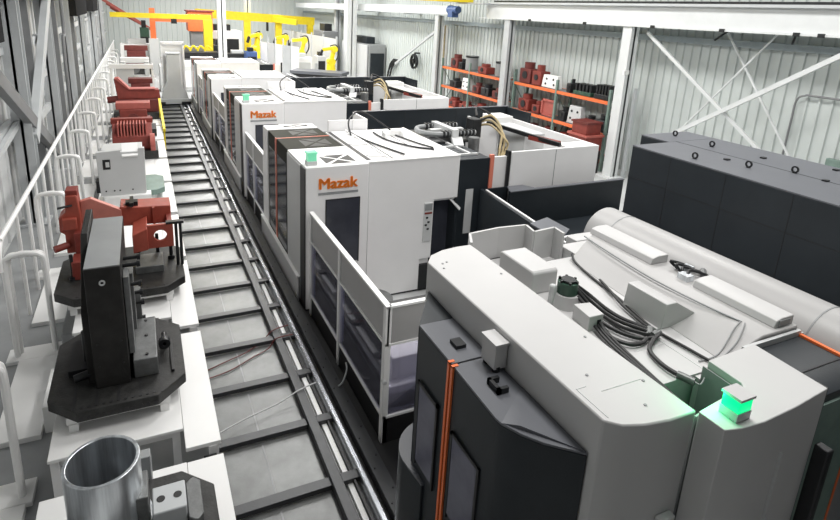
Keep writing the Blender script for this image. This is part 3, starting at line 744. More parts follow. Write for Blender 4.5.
part('orange_trim', MB().box(2.205, 2.235, 3.475, 3.505, .85, ZD+.003).box(2.205, 2.26, 3.475, 3.505, ZD-.01, ZD+.006), OT, ld)
part('door_latch', MB().box(2.36, 2.46, 3.62, 3.74, ZD, ZD+.035), BM, ld)
part('door_gap', MB().box(2.30, 2.62, 3.445, 3.465, .9, ZD-.01), BK, t)
part('far_door_cap', MB().pr([(2.6, 4.62, .85), (2.23, 4.10, .85), (2.6, 4.10, .85)], [(2.6, 4.62, 2.95), (2.23, 4.10, 2.91), (2.6, 4.10, 2.93)]), DK, t, .004)
pts = [(2.62, 3.75), (2.2, 3.8)] + [(2.62-.46*math.sin(a), 4.14+.46*math.cos(a)) for a in [math.pi*.5*(1-k/10) for k in range(11)]]
gd = part('corner_guard', MB().pz(pts, .18, 1.33), DK, t, .006)
part('guard_top', MB().pz(pts, 1.33, 1.35), DT, gd)
part('lower_base', MB().box(2.56, 2.60, 2.25, 4.6, .03, .85), BK, t)
bx = part('front_box', MB().box(2.48, 2.6, 3.22, 3.42, 2.96, 3.18), AW, t, .006)
part('box_lid', MB().box(2.47, 2.61, 3.21, 3.43, 3.18, 3.2), AW, bx)
part('cable_gland', MB().cyl((2.52, 3.25, 2.93), (2.52, 3.25, 2.98), .035, n=12).cyl((2.52, 3.38, 2.93), (2.52, 3.38, 2.98), .035, n=12), BM, bx)
# roof well
ZR = 3.05
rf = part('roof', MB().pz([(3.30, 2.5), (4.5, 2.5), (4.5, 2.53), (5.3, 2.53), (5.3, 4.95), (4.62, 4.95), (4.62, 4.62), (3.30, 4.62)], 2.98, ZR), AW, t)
part('roof_line', MB().box(4.05, 4.06, 2.52, 3.1, ZR, ZR+.003).box(3.7, 4.05, 2.9, 2.91, ZR, ZR+.003), LG, rf)
# zigzag screen at the far end of the roof
zz = [(3.33, 4.98), (3.46, 5.22), (3.9, 5.27), (4.3, 5.24), (4.26, 5.02), (4.60, 5.06), (4.58, 4.86)]
mb = MB()
for a, b in zip(zz[:-1], zz[1:]):
    dx, dy = b[0]-a[0], b[1]-a[1]; l = math.hypot(dx, dy); nx, ny = -dy/l*.015, dx/l*.015
    mb.pz([(a[0]-nx, a[1]-ny), (b[0]-nx, b[1]-ny), (b[0]+nx, b[1]+ny), (a[0]+nx, a[1]+ny)], ZR-.2, ZF)
part('zigzag_screen', mb, AW, t)
part('screen_floor', MB().pz([(3.32, 4.95), (4.58, 4.95), (4.56, 5.04), (4.3, 5.22), (3.48, 5.2)], 2.80, 2.86), AW, t)
# equipment in the well
part('motor_box', MB().px([(4.02, ZR), (4.60, ZR), (4.60, 3.28), (4.57, 3.30), (4.05, 3.30), (4.02, 3.28)], 3.46, 3.78), AW, t, .015)
mc = part('motor_cone', MB().cyl((3.68, 3.76, ZR), (3.68, 3.76, 3.18), .15, .125, n=28), AW, t)
part('motor', MB().cyl((3.68, 3.76, 3.18), (3.68, 3.76, 3.30), .10, n=28), GN, mc)
mb = MB().cyl((3.68, 3.76, 3.30), (3.68, 3.76, 3.325), .07, n=20)
for k in range(6): mb.cyl((3.68+.085*math.cos(k*1.05), 3.76+.085*math.sin(k*1.05), 3.29), (3.68+.085*math.cos(k*1.05), 3.76+.085*math.sin(k*1.05), 3.325), .014, n=8)
o = part('motor_bolts', mb, BM, mc); o['kind'] = 'stuff'
part('elbow_bracket', MB().box(3.52, 3.58, 3.78, 3.85, ZR, 3.26), LG, mc, .02)
sb = part('terminal_box', MB().pz([(3.53, 3.29), (3.70, 3.29), (3.73, 3.50), (3.56, 3.53)], ZR, 3.2), AW, t, .006)
part('terminal_slot', MB().box(3.63, 3.67, 3.284, 3.29, 3.08, 3.15), BK, sb)
wb = part('wedge_box', MB().py([(4.21, ZR), (4.24, 3.3), (4.37, 3.3), (4.72, 3.1), (4.72, ZR)], 3.08, 3.54), AW, t, .008)
def sec(y): return [(4.30, ZR-.02), (4.30, ZR+.005), (4.50, 3.10), (4.70, 3.165), (4.80, 3.19), (5.28, 3.19), (5.28, ZR-.02)]
hm = part('sloped_deck', MB().pr([(x, 2.53, z) for x, z in sec(0)], [(x+.12 if x < 4.9 else x, 4.55+.45*(x-4.3), z) for x, z in sec(0)]), CV, t, .01)
part('deck_edge', MB().tube([(4.86, 4.8, 3.195), (4.80, 4.4, 3.195), (4.74, 3.7, 3.19), (4.76, 3.1, 3.195), (4.82, 2.75, 3.195)], .009), MG, hm)
for a, b in ((3.92, 4.86), (2.57, 3.40)):
    d = part('duct', MB().py([(5.0, 3.19), (5.02, 3.26), (5.10, 3.28), (5.26, 3.28), (5.26, 3.19)], a, b), AW, t, .008)
part('duct_end', MB().box(5.05, 5.2, 2.562, 2.57, 3.2, 3.26), MG, d)
part('rear_shelf', MB().box(5.29, 5.38, 2.52, 4.95, 2.9, 3.10), CV, t)
part('rear_end', MB().box(4.9, 5.33, 4.96, 5.15, 2.2, 3.06), AW, t, .01)
mb = MB()
for k in range(4):
    yy = 3.5+k*.08
    mb.tube([(5.05+.05*k, yy, 3.2), (5.15, yy+.06, 3.27), (5.28, yy-.03, 3.24), (5.42, yy+.05, 3.17)], .016)
part('valve_hose', mb, BM, t)
vb = part('valve_block', MB().box(5.02, 5.12, 3.48, 3.6, 3.19, 3.25), CH, t)
part('valve_block', MB().box(5.2, 5.3, 3.62, 3.72, 3.19, 3.26), CH, t)
part('valve_body', MB().cyl((5.3, 3.5, 3.2), (5.42, 3.6, 3.2), .035), GS, vb)
# rounded cover rail in front of the charcoal cabinet
prof = [(5.356, 2.6)] + [(5.72+.364*math.cos(math.pi-k*math.pi/16), 2.93+.364*math.sin(math.pi-k*math.pi/16)) for k in range(0, 13)] + [(6.4, 2.85), (6.4, 2.6)]
def curb(a, da, b, db): return MB().pr([(x+da, a, z) for x, z in prof], [(x+db, b, z) for x, z in prof])
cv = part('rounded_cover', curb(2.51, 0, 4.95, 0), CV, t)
part('cover_far', curb(4.96, 0, 5.32, 0), CV, cv)
part('cover_near', curb(.2, .03, 2.50, 0), CV, cv)
for a in (2.498, 4.948): part('cover_seam', curb(a, 0, a+.014, 0).shift(0, 0, .004), MG, cv)
part('cover_body', MB().box(5.40, 7.2, 2.1, 5.3, .04, 2.6), MG, t)
# hoses in the well
zh = 3.08
hs = [[(3.76, 3.80, 3.26), (3.92, 3.72, 3.14), (3.95, 3.5, 3.09), (3.96, 3.3, 3.09), (4.02, 3.1, 3.10), (4.05, 2.98, 3.10)],
      [(3.76, 3.74, 3.24), (3.87, 3.62, 3.12), (3.90, 3.45, 3.08), (3.91, 3.25, 3.09), (3.98, 3.08, 3.10), (4.02, 2.97, 3.10)],
      [(3.75, 3.70, 3.22), (3.82, 3.55, 3.10), (3.84, 3.38, 3.08), (3.86, 3.2, 3.08), (3.94, 3.05, 3.09), (4.0, 2.96, 3.10)],
      [(3.73, 3.66, 3.18), (3.76, 3.50, 3.09), (3.74, 3.3, 3.08), (3.78, 3.12, 3.08), (3.88, 3.0, 3.08), (3.99, 2.95, 3.10)],
      [(4.06, 2.97, 3.11), (3.92, 2.92, 3.10), (3.80, 2.84, 3.08), (3.74, 2.68, 3.08), (3.74, 2.55, 3.08), (3.77, 2.46, 3.08)],
      [(3.66, 3.28, 3.12), (3.62, 3.12, 3.09), (3.70, 2.98, 3.08), (3.82, 2.95, 3.08), (3.92, 2.98, 3.09)]]
for k, p in enumerate(hs): part('hose', MB().tube(p, .019), BK, t)
for d in (0, .035, .07): part('hose', MB().tube([(3.60+d, 3.28, 3.10), (3.545+d, 3.05, 3.085), (3.50+d*.8, 2.75, 3.085), (3.46+d*.6, 2.45, 3.085), (3.48+d*.4, 2.25, 3.06), (3.58+d*.4, 2.14, 3.0)], .015), BK, t)
part('long_hose', MB().tube([(4.50, 4.6, 3.1), (4.41, 4.44, 3.08), (4.34, 4.13, 3.07), (4.27, 3.7, 3.07), (4.20, 3.4, 3.07), (4.13, 3.1, 3.07), (4.16, 2.74, 3.07), (4.18, 2.55, 3.07)], .014), BK, t)
part('hose', MB().tube([(4.36, 4.0, 3.08), (4.25, 3.75, 3.1), (4.16, 3.5, 3.09), (4.1, 3.2, 3.08), (4.06, 3.0, 3.1)], .014), BK, t)
for a, b in (((4.09, 3.0, 3.10), (3.98, 2.98, 3.10)), ((4.06, 3.07, 3.10), (3.97, 3.0, 3.09)), ((3.745, 2.52, 3.08), (3.79, 2.40, 3.08))):
    part('hose_fitting', MB().cyl(a, b, .032, n=14), GS, t)
for p in ([(4.80, 2.75, 3.2), (4.68, 2.72, 3.17), (4.52, 2.66, 3.12), (4.32, 2.6, 3.065), (4.1, 2.6, 3.06)], [(4.82, 2.72, 3.2), (4.70, 2.66, 3.175), (4.55, 2.6, 3.13), (4.35, 2.56, 3.07)], [(3.80, 2.42, 3.08), (3.75, 2.33, 3.12), (3.9, 2.4, 3.1), (4.05, 2.5, 3.07)]):
    part('thin_cable', MB().tube(p, .006), MG, t)
# tower with the green lamp
tw = [(3.30, 2.02), (3.30, 1.83), (3.43, 1.80), (3.64, 1.785), (4.0, 1.80), (4.44, 1.84), (4.48, 2.42), (3.90, 2.40), (3.885, 2.12), (3.84, 2.07), (3.77, 2.08)]
tower = part('tower', MB().pz(tw, .04, ZF), AW, t, .006)
part('well_wall', MB().box(3.92, 4.46, 2.43, 2.49, 1.8, 3.04), AW, t)
part('well_shade', MB().pz([(3.31, 2.035), (3.77, 2.09), (3.84, 2.08), (3.875, 2.12), (3.89, 2.42), (3.88, 2.42), (3.865, 2.13), (3.835, 2.095), (3.77, 2.105), (3.31, 2.05)], 2.2, 3.19), MG, t)  # grey sheet over the pale inner faces, painting shade into the well
part('well_floor', MB().box(3.3, 3.92, 2.1, 2.5, 2.2, 2.25), BM, t)
part('tower_seam', MB().box(3.93, 3.935, 1.775, 1.80, .3, 2.9), LG, tower)
part('side_seal', MB().box(4.44, 4.49, 1.86, 1.93, .3, ZF-.02), BM, t)
part('side_handle', MB().box(4.47, 4.55, 1.74, 1.84, 1.6, 2.75), BM, t, .01)
part('lower_latch', MB().box(3.08, 3.22, 1.97, 2.03, 2.38, 2.44), LG, t, .01)
lp = part('signal_lamp', MB().box(3.43, 3.57, 1.845, 1.975, ZF, ZF+.05), LG, t, .004)
part('lamp_lens', MB().box(3.435, 3.565, 1.85, 1.97, ZF+.05, ZF+.16), GRN, lp)
part('lamp_frame', MB().box(3.43, 3.57, 1.845, 1.975, ZF+.05, ZF+.065), LG, lp)
part('lamp_cap', MB().box(3.425, 3.575, 1.84, 1.98, ZF+.16, ZF+.18), AW, lp)
# charcoal access bay with orange edging
bay = part('access_bay', MB().px([(1.96, .04), (2.49, .04), (2.49, 3.11), (2.14, 3.11), (1.96, 3.02)], 4.5, 5.25), DK, t, .004)
part('bay_line', MB().box(4.5, 5.25, 2.135, 2.147, 3.11, 3.116), BM, bay)
part('orange_edge', MB().box(5.25, 5.285, 2.10, 2.50, 3.09, 3.13), OT, bay)
part('orange_edge', MB().px([(1.94, .1), (1.98, .1), (1.98, 3.0), (2.14, 3.10), (2.14, 3.13), (1.94, 3.03)], 5.25, 5.285), OT, bay)
part('bay_rim', MB().box(4.5, 5.28, 2.492, 2.52, 3.10, 3.16), LG, bay)
part('near_panel', MB().box(4.56, 5.24, 1.94, 1.96, .1, 2.95), GRP, bay)

# charcoal cabinet behind
t = thing('electrical_cabinet', 'long charcoal cabinet with eye bolts on top beside the right wall', 'cabinet', (8.3, 3., 0))
cb = part('cabinet_body', MB().box(7.3, 9.3, -.5, 6.45, .04, 3.80), DK, t, .01)
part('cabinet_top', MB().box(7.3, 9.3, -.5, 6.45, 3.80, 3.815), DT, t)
part('far_extension', MB().box(8.15, 9.3, 6.46, 7.05, .04, 3.80), DK, t, .01)
part('extension_top', MB().box(8.15, 9.3, 6.46, 7.05, 3.80, 3.815), DT, t)
mb = MB()
for y in (-.1, 1.0, 2.1, 3.0, 3.9, 4.8, 5.7): mb.box(7.297, 7.3, y, y+.007, .1, 3.78)
mb.box(7.297, 7.3, -.5, 6.45, 3.28, 3.287)
part('panel_seams', mb, BK, t)
part('top_seam', MB().box(8.3, 8.31, -.5, 6.45, 3.815, 3.818).box(7.3, 9.3, 3.4, 3.41, 3.815, 3.818), DK, t)
for x, y in ((7.55, 5.5), (8.6, 6.0), (7.9, 4.9), (7.55, 2.9), (8.3, 4.5), (8.9, 2.9), (8.7, 6.8)):
    part('eye_bolt', MB().ring((x-.01, y, 3.865), (x+.01, y, 3.865), .05, .03, 18).cyl((x, y, 3.8), (x, y, 3.83), .03, n=10), BM, t)
mb = MB()
for x, y in ((8.3, 4.1), (8.4, 3.5), (9.1, 4.4), (8.7, 5.2), (8.0, 5.3)): mb.box(x-.04, x+.04, y-.03, y+.03, 3.815, 3.835)
part('lug_plate', mb, BM, t)

# chip conveyor trough between the big machine and the lettered machine
t = thing('conveyor_trough', 'dark walled trough with two arms between the big machine and the lettered machine', 'conveyor', (7.4, 8., 0))
part('left_arm', MB().pz([(6.40, 9.41), (6.47, 9.41), (6.14, 6.1), (6.07, 6.1)], .03, 2.2), DK, t, .006)
part('left_rim', MB().pz([(6.46, 9.3), (6.50, 9.3), (6.18, 6.1), (6.14, 6.1)], 2.19, 2.215), WS, t)
part('far_arm', MB().box(6.9, 10.1, 9.02, 9.09, .03, 2.2), DK, t, .006)
part('far_rim', MB().box(6.9, 10.1, 9.0, 9.1, 2.2, 2.22), DT, t)
part('inner_bottom_rail', MB().box(6.6, 10., 8.0, 8.08, 1.45, 1.5), WS, t)
part('inner_wall', MB().box(6.9, 10.4, 8.1, 9.0, .05, 1.42), DK, t)
part('corner_plate', MB().pz([(6.95, 9.1), (7.7, 9.1), (7.5, 9.42), (7.1, 9.42)], 2.16, 2.19), DT, t)
part('corner_panel', MB().box(6.48, 7.05, 9.36, 9.40, .05, 2.2), DK, t)
part('cover_plate', MB().pz([(6.12, 6.55), (6.62, 6.9), (6.62, 7.5), (6.12, 7.35)], 2.215, 2.24), DT, t, .004)
part('trough_floor', MB().box(6.4, 8.1, 6.6, 8.0, .05, 1.0), BK, t)
mb = MB()
for k in range(4): mb.bar((7.1+.2*k, 7.5-.2*k, 1.1), (7.35+.2*k, 7.35-.2*k, 1.12), .05)
part('pale_clip', mb, LG, t)
t = thing('support_bracket', 'white bracket in the dark gap beside the zigzag screen', 'bracket', (5.2, 5.7, 0))
part('post', MB().box(5.0, 5.1, 5.62, 5.72, .03, 2.6), BM, t)
part('plate', MB().box(4.86, 5.06, 5.6, 5.64, 2.35, 2.7), WS, t)
# ------------------------------------------------------------------ right side: columns, braces, crane runway
def hcol(label, x, y, z1, m=STW, w=.36, d=.40):
    t = thing('steel_column', label, 'column', (x, y, 0))
    part('shaft', MB().box(x-w/2, x+w/2, y-d/2, y-d/2+.05, 0, z1).box(x-w/2, x+w/2, y+d/2-.05, y+d/2, 0, z1).box(x-.04, x+.04, y-d/2, y+d/2, 0, z1).box(x-w/2, x-w/2+.03, y-d/2+.05, y+d/2-.05, 0, z1), m, t)
    part('base_plate', MB().box(x-w*.9, x+w*.9, y-d*.9, y+d*.9, 0, .06) if w < .6 else MB().box(x-w*.55, x+w*.55, y-d*.55, y+d*.55, 0, .06), m, t)
    return t
c = hcol('white steel column standing at the near end of the orange racks', 16.0, 15.0, 5.6)
part('junction_box', MB().box(15.7, 15.95, 14.75, 14.82, 3.9, 4.05), WS, c)
part('conduit', MB().box(16.35, 16.45, 14.7, 14.8, 0, 3.4), STC, c)
hcol('pale grey steel column between the two orange racks', 16.0, 22.25, 5.6, STC)
hcol('grey steel column at the far end of the orange racks', 16.0, 29.2, 5.6, STC)
hcol('tall pale column in front of the robot cells, right of the yellow robots', 15.2, 42.2, 9.5, STW, .8, .8)
hcol('tall pale column left of the robot cells, beside the yellow post', 5.25, 41., 9.5, STW, .55, .55)
hcol('thin grey column on the far right wall behind the robot cells', 16.75, 50., 9., STC, .5, .5)
hcol('thin grey column behind the far yellow gantry', 9.6, 56., 9., STC, .6, .6)
t = thing('pipe_bundle', 'bundle of tall beige pipes beside the grey rack column', 'pipes', (16.6, 28.3, 0))
for k in range(3): part('pipe', MB().cyl((16.5+.1*k, 29.05+.35*k, 0), (16.5+.1*k, 29.05+.35*k, 5.05), .09, n=12), LG if k != 1 else TAN, t)
solo('wall_brace', MB().bar((16.15, 14.4, 5.4), (16.15, 9.2, 1.9), .07, .10), STW, 'broad white diagonal brace running down right from the rack end column', 'brace')
solo('wall_brace', MB().bar((16.0, 7.9, 5.4), (16.0, 12.9, 2.0), .09, .13), STW, 'broad white diagonal brace rising to the right edge of the picture', 'brace')
solo('tie_rod', MB().cyl((16.7, 11.9, 5.6), (16.7, 7.6, .0), .035, n=8), STW, 'thin white tie rod sloping down right between the broad braces', 'rod')
solo('tie_rod', MB().cyl((16.5, 10.2, 5.6), (16.5, 14.5, .0), .03, n=8), STW, 'thin white tie rod rising to the right between the broad braces', 'rod')
solo('wall_brace', MB().bar((16.2, 29.4, 4.9), (16.2, 35.5, 2.2), .14), STC, 'grey diagonal brace on the wall left of the far rack column', 'brace')
t = thing('crane_runway', 'long white crane runway beam across the top right above the wall', 'crane beam', (16., 11, 5.6))
part('web', MB().box(15.9, 16.05, -2.5, 24.2, 5.62, 6.34), STW, t)
part('bottom_flange', MB().box(15.75, 16.2, -2.5, 24.6, 5.58, 5.64), STW, t)
part('top_flange', MB().box(15.7, 16.25, -2.5, 23.6, 6.28, 6.36), STC, t)
part('crane_rail', MB().box(15.9, 16.02, -2.5, 23.6, 6.36, 6.44), BM, t)
mb = MB()
for y in (3.5, 6, 8.6, 9.2, 11.3, 13.8, 17, 20.4): mb.box(15.72, 15.76, y, y+.16, 5.56, 5.66)
part('clips', mb, BM, t)
part('end_stop', MB().box(15.3, 15.95, 23.6, 26.2, 6.26, 6.325), STC, t)
t = thing('crane_runway', 'white crane runway beam farther off, ending at the blue motor', 'crane beam', (16., 40, 5.6))
part('web', MB().box(15.9, 16.05, 27.8, 62, 5.7, 6.15), STW, t)
for y in (34, 41, 48, 55): part('wall_bracket', MB().box(16.05, 17.2, y, y+.25, 5.6, 5.75), STC, t)
part('bottom_flange', MB().box(15.75, 16.2, 27.8, 62, 5.66, 5.72), STC, t)
t = thing('hoist_motor', 'blue hoist motor at the end of the far white runway beam', 'motor', (15.8, 27., 5.6))
part('body', MB().cyl((15.7, 27.6, 5.95), (15.7, 26.6, 5.95), .2, n=18).box(15.5, 15.9, 26.9, 27.4, 5.55, 5.95), BL, t, .02)
part('flange', MB().cyl((15.85, 27.6, 5.95), (15.85, 27.79, 5.95), .24, n=18), BL, t)
t = thing('bridge_girder', 'yellow crane bridge girder crossing at the very top of the picture', 'crane girder', (8, 25.5, 6.4))
part('girder', MB().box(-2.5, 15.6, 25.0, 26.2, 6.33, 7.4), YL, t)
solo('wall_strut', MB().bar((16.9, 11.6, 5.9), (16.2, 11.9, 5.3), .05), BM, 'short dark strut leaning left under the white runway beam', 'strut')
solo('wall_strut', MB().bar((16.9, 9.9, 5.9), (16.2, 9.6, 5.35), .05), BM, 'short dark strut leaning right under the white runway beam', 'strut')
t = thing('conduit_loop', 'thin dark conduit bent into a corner on the right wall', 'conduit', (17.1, 9, 0))
part('conduit', MB().tube([(17.15, 9.75, 0.5), (17.15, 9.72, 3.0), (17.15, 9.7, 3.75), (17.15, 9.5, 3.93), (17.15, 9.2, 3.95), (17.15, 7.0, 3.95), (17.15, 3.0, 3.95)], .03), STD, t)
t = thing('wall_box', 'small dark wall box with a red handle above the charcoal cabinet on the right', 'wall box', (17.0, 8.2, 1.6))
part('frame', MB().box(17.05, 17.2, 7.75, 8.55, 1.5, 2.35), GRP, t, .01)
part('recess', MB().box(17.0, 17.06, 7.85, 8.45, 1.55, 2.0), BK, t)
part('red_handle', MB().box(16.95, 17.02, 8.05, 8.25, 1.7, 1.82), RD, t)
t = thing('door_panel', 'white door leaf at the right edge above the charcoal cabinet', 'door', (17.1, 6.6, 0))
part('leaf', MB().box(17.05, 17.2, 6.0, 7.5, 0, 2.7), W, t)
part('jamb', MB().box(17.0, 17.2, 7.5, 7.6, 0, 2.8), STC, t)

# ------------------------------------------------------------------ orange racks with castings
def rack(y0, y1, levels, label):
    t = thing('pallet_rack', label, 'rack', (16.6, (y0+y1)/2, 0))
    n = 2 if y1-y0 < 8 else 3
    for i in range(n+1):
        y = y0+(y1-y0)*i/n
        for x in (16.2, 17.0): part('upright', MB().box(x-.05, x+.05, y-.05, y+.05, 0, levels[-1]+.45), GRP, t)
        part('frame_brace', MB().bar((16.2, y, .3), (17.0, y, 1.5), .03).bar((17.0, y, 1.5), (16.2, y, 2.7), .03), GRP, t)
    for z in levels:
        part('beam', MB().box(16.16, 16.22, y0, y1, z-.13, z), OR, t)
        part('beam', MB().box(16.98, 17.04, y0, y1, z-.13, z), OR, t)
        part('shelf_deck', MB().box(16.22, 16.98, y0, y1, z-.04, z-.01), STD, t)
    return t
rack(22.75, 28.8, (.55, 1.66, 2.76), 'orange beamed rack of castings left of the pale grey middle column')
rack(15.7, 21.75, (.45, 1.50, 2.76), 'orange beamed rack of castings right of the pale grey middle column')
def rackitem(kind, y, z, w, h, m, label, cat='casting', m2=None):
    m2 = m2 or BM
    name = {'block': 'rack_casting', 'drum': 'drum', 'frame': 'frame_fixture', 'bin': 'parts_bin', 'plate': 'rack_plate', 'long': 'long_fixture'}[kind]
    t = thing(name, label, cat, (16.5, y, z))
    if kind == 'block':
        part('body', MB().box(16.25, 16.8, y-w/2, y+w/2, z, z+h*.7), m, t, .03)
        part('boss', MB().cyl((16.5, y, z+h*.7), (16.5, y, z+h), w*.3, n=16), m, t)
        part('bore', MB().cyl((16.22, y, z+h*.4), (16.25, y, z+h*.4), min(w, h)*.22, n=16), m2, t)
    elif kind == 'drum':
        part('shell', MB().cyl((16.62, y, z), (16.62, y, z+h), w/2-.03, n=20), m, t, .02)
        part('rim', MB().ring((16.62, y, z+h-.06), (16.62, y, z+h+.02), w/2-.01, w/2-.08, 20), m2, t)
    elif kind == 'frame':
        part('frame', MB().box(16.3, 16.4, y-w/2, y+w/2, z, z+.1).box(16.3, 16.4, y-w/2, y+w/2, z+h-.1, z+h).box(16.3, 16.4, y-w/2, y-w/2+.1, z, z+h).box(16.3, 16.4, y+w/2-.1, y+w/2, z, z+h), m, t, .01)
        part('panel', MB().box(16.36, 16.42, y-w/2+.1, y+w/2-.1, z+.1, z+h-.1), m, t)
    elif kind == 'plate':
        part('plate', MB().px([(y-w/2, z), (y+w/2, z), (y+w/2-.1, z+h), (y-w/2+.1, z+h)], 16.3, 16.55), m, t, .02)
        mb = MB()
        for a, b in ((-.25, .3), (.25, .3), (-.2, .7), (.2, .7)): mb.cyl((16.28, y+a*w, z+b*h), (16.3, y+a*w, z+b*h), .05, n=10)
        part('bolt_holes', mb, m2, t)
    elif kind == 'bin':
        part('bin_wall', MB().box(16.1, 16.85, y-w/2, y+w/2, z, z+h), m, t, .02)
        part('rim', MB().box(16.07, 16.88, y-w/2-.03, y+w/2+.03, z+h-.08, z+h), m, t, .01)
        part('recess', MB().box(16.15, 16.8, y-w/2+.06, y+w/2-.06, z+h-.005, z+h+.003), m2, t)
    elif kind == 'long':
        part('base', MB().box(16.2, 16.8, y-w/2, y+w/2, z, z+h*.35), m, t, .02)
        mb = MB()
        for k in range(5): mb.box(16.25, 16.7, y-w/2+w*(k+.2)/5, y-w/2+w*(k+.7)/5, z+h*.35, z+h)
        part('clamps', mb, m2, t)
    return t
Z3, Z2a, Z1a, Z2b, Z1b = 2.77, 1.67, .56, 1.51, .46
for a in [
 ('block', 27.6, Z3, .75, .75, RDD, 'dark reddish casting at the far left end of the top shelf'),
 ('block', 26.92, Z3, .4, .55, BM, 'small black casting next to the far left one on the top shelf'),
 ('drum', 26.3, Z3, .75, .75, MG, 'grey drum on the top shelf between two small castings', 'drum'),
 ('block', 24.7, Z3, .8, .5, RD, 'low red casting on the top shelf between the two grey drums'),
 ('drum', 23.4, Z3, .75, .72, MG, 'grey drum on the top shelf just left of the middle column', 'drum'),
 ('block', 21.08, Z3, .8, .95, RDD, 'tall dark red casting on the top shelf just right of the middle column'),
 ('block', 20.25, Z3, .6, .9, RD, 'tall bright red casting on the top shelf beside the white plate'),
 ('plate', 19.35, Z3, 1.1, .55, WS, 'white plate with bolt holes on the top shelf of the right rack', 'plate'),
 ('block', 18.1, Z3, .25, .55, BM, 'thin black post on the top shelf right of the white plate', 'post'),
 ('long', 17.25, Z3+.0, 1.0, .45, GN, 'dark green fixture with clamps on the top shelf of the right rack', 'fixture'),
 ('long', 16.2, Z3+.0, .75, .55, BM, 'black fixture with clamps at the near end of the top shelf', 'fixture'),
 ('block', 27.6, Z2a, .7, .5, BM, 'black casting at the far left end of the left rack middle shelf'),
 ('plate', 26.3, Z2a, .8, .65, WS, 'white casting plate on the middle shelf of the left rack', 'plate'),
 ('block', 25.2, Z2a, .6, .55, RDD, 'dark red casting right of the white one on the left rack middle shelf'),
 ('block', 24.3, Z2a, .7, .6, BM, 'black casting on the left rack middle shelf near the column'),
 ('block', 23.2, Z2a, .8, .55, RDD, 'dark red casting at the column end of the left rack middle shelf'),
 ('block', 21.0, Z2b, .75, .75, RD, 'red casting on the middle shelf just right of the column'),
 ('block', 20.1, Z2b, .5, .55, RD, 'small red casting on the right rack middle shelf, left of the pink frame'),
 ('frame', 19.3, Z2b, .95, .75, RDP, 'pinkish red square frame on the right rack middle shelf', 'frame'),
 ('block', 18.35, Z2b, .4, .6, BM, 'black casting between pink frame and grey plate'),
 ('plate', 17.6, Z2b, .85, .75, LG, 'light grey bolted plate on the right rack middle shelf', 'plate'),
 ('block', 16.8, Z2b, .5, .5, BM, 'black casting right of the light grey plate'),
 ('block', 16.1, Z2b, .6, .65, BM, 'black casting at the near end of the right rack middle shelf'),
 ('block', 27.6, Z1a, .9, .5, RD, 'red casting at the far left end of the left rack lowest shelf'),
 ('block', 26.3, Z1a, .9, .45, RD, 'second red casting on the left rack lowest shelf'),
 ('block', 24.8, Z1a, .8, .6, RD, 'third red casting on the left rack lowest shelf'),
 ('block', 23.6, Z1a, .8, .5, RDD, 'dark red casting nearest the column on the left rack lowest shelf'),
 ('block', 20.4, Z1b, .8, .5, RDD, 'dark red casting on the right rack lowest shelf beside the column'),
 ('block', 19.2, Z1b, .8, .6, RDD, 'dark red casting on the right rack lowest shelf below the pink frame'),
 ('block', 18.2, Z1b, .7, .55, RD, 'red casting on the right rack lowest shelf below the grey plate'),
]: rackitem(*a)
t = thing('parts_bin', 'lower red parts bin in front of the rack near the white column', 'bin', (15.7, 15.6, 0))
part('bin_wall', MB().box(15.1, 15.9, 15.5, 16.5, .9, 1.5), RD, t, .02)
part('rim', MB().box(15.06, 15.94, 15.46, 16.54, 1.44, 1.52), RDP, t)
for x in (15.15, 15.85):
    for y in (15.55, 16.45): part('leg', MB().box(x-.04, x+.04, y-.04, y+.04, 0, .9), BM, t)
t = thing('parts_bin', 'upper red parts bin stacked on the lower one near the white column', 'bin', (15.7, 15.6, 1.52))
part('bin_wall', MB().box(15.15, 15.85, 15.6, 16.4, 1.52, 1.98), RD, t, .02)
part('rim', MB().box(15.11, 15.89, 15.56, 16.44, 1.93, 2.0), RDD, t)

# ------------------------------------------------------------------ shuttle crane at the end of the track
t = thing('shuttle_crane', 'grey pallet shuttle crane with tall mast at the far end of the track', 'shuttle crane', (1.5, 34., 0))
part('carriage', MB().box(.6, 2.45, 33.2, 35., .17, .45), STC, t, .02)
part('wheel_guard', MB().box(.62, 1.05, 33.1, 33.2, .17, .3), BM, t)
part('wheel_guard', MB().box(1.9, 2.4, 33.1, 33.2, .17, .3), BM, t)
part('mast', MB().py([(.9, .45), (2.3, .45), (2.2, .85), (1.95, 1.3), (1.92, 2.95), (1.25, 2.95), (1.2, 1.3), (.95, .9)], 33.3, 34.2), LG, t, .02)
part('mast_cap', MB().box(1.22, 1.95, 33.25, 34.25, 2.95, 3.0), STC, t)
part('lifting_frame', MB().box(1.0, 1.1, 34.3, 34.5, .45, 3.45).box(2.15, 2.25, 34.3, 34.5, .45, 3.45).box(1.0, 2.25, 34.3, 34.5, 3.4, 3.55), W, t)
part('rear_panel', MB().box(1.1, 2.15, 34.5, 34.6, .45, 3.4), W, t)

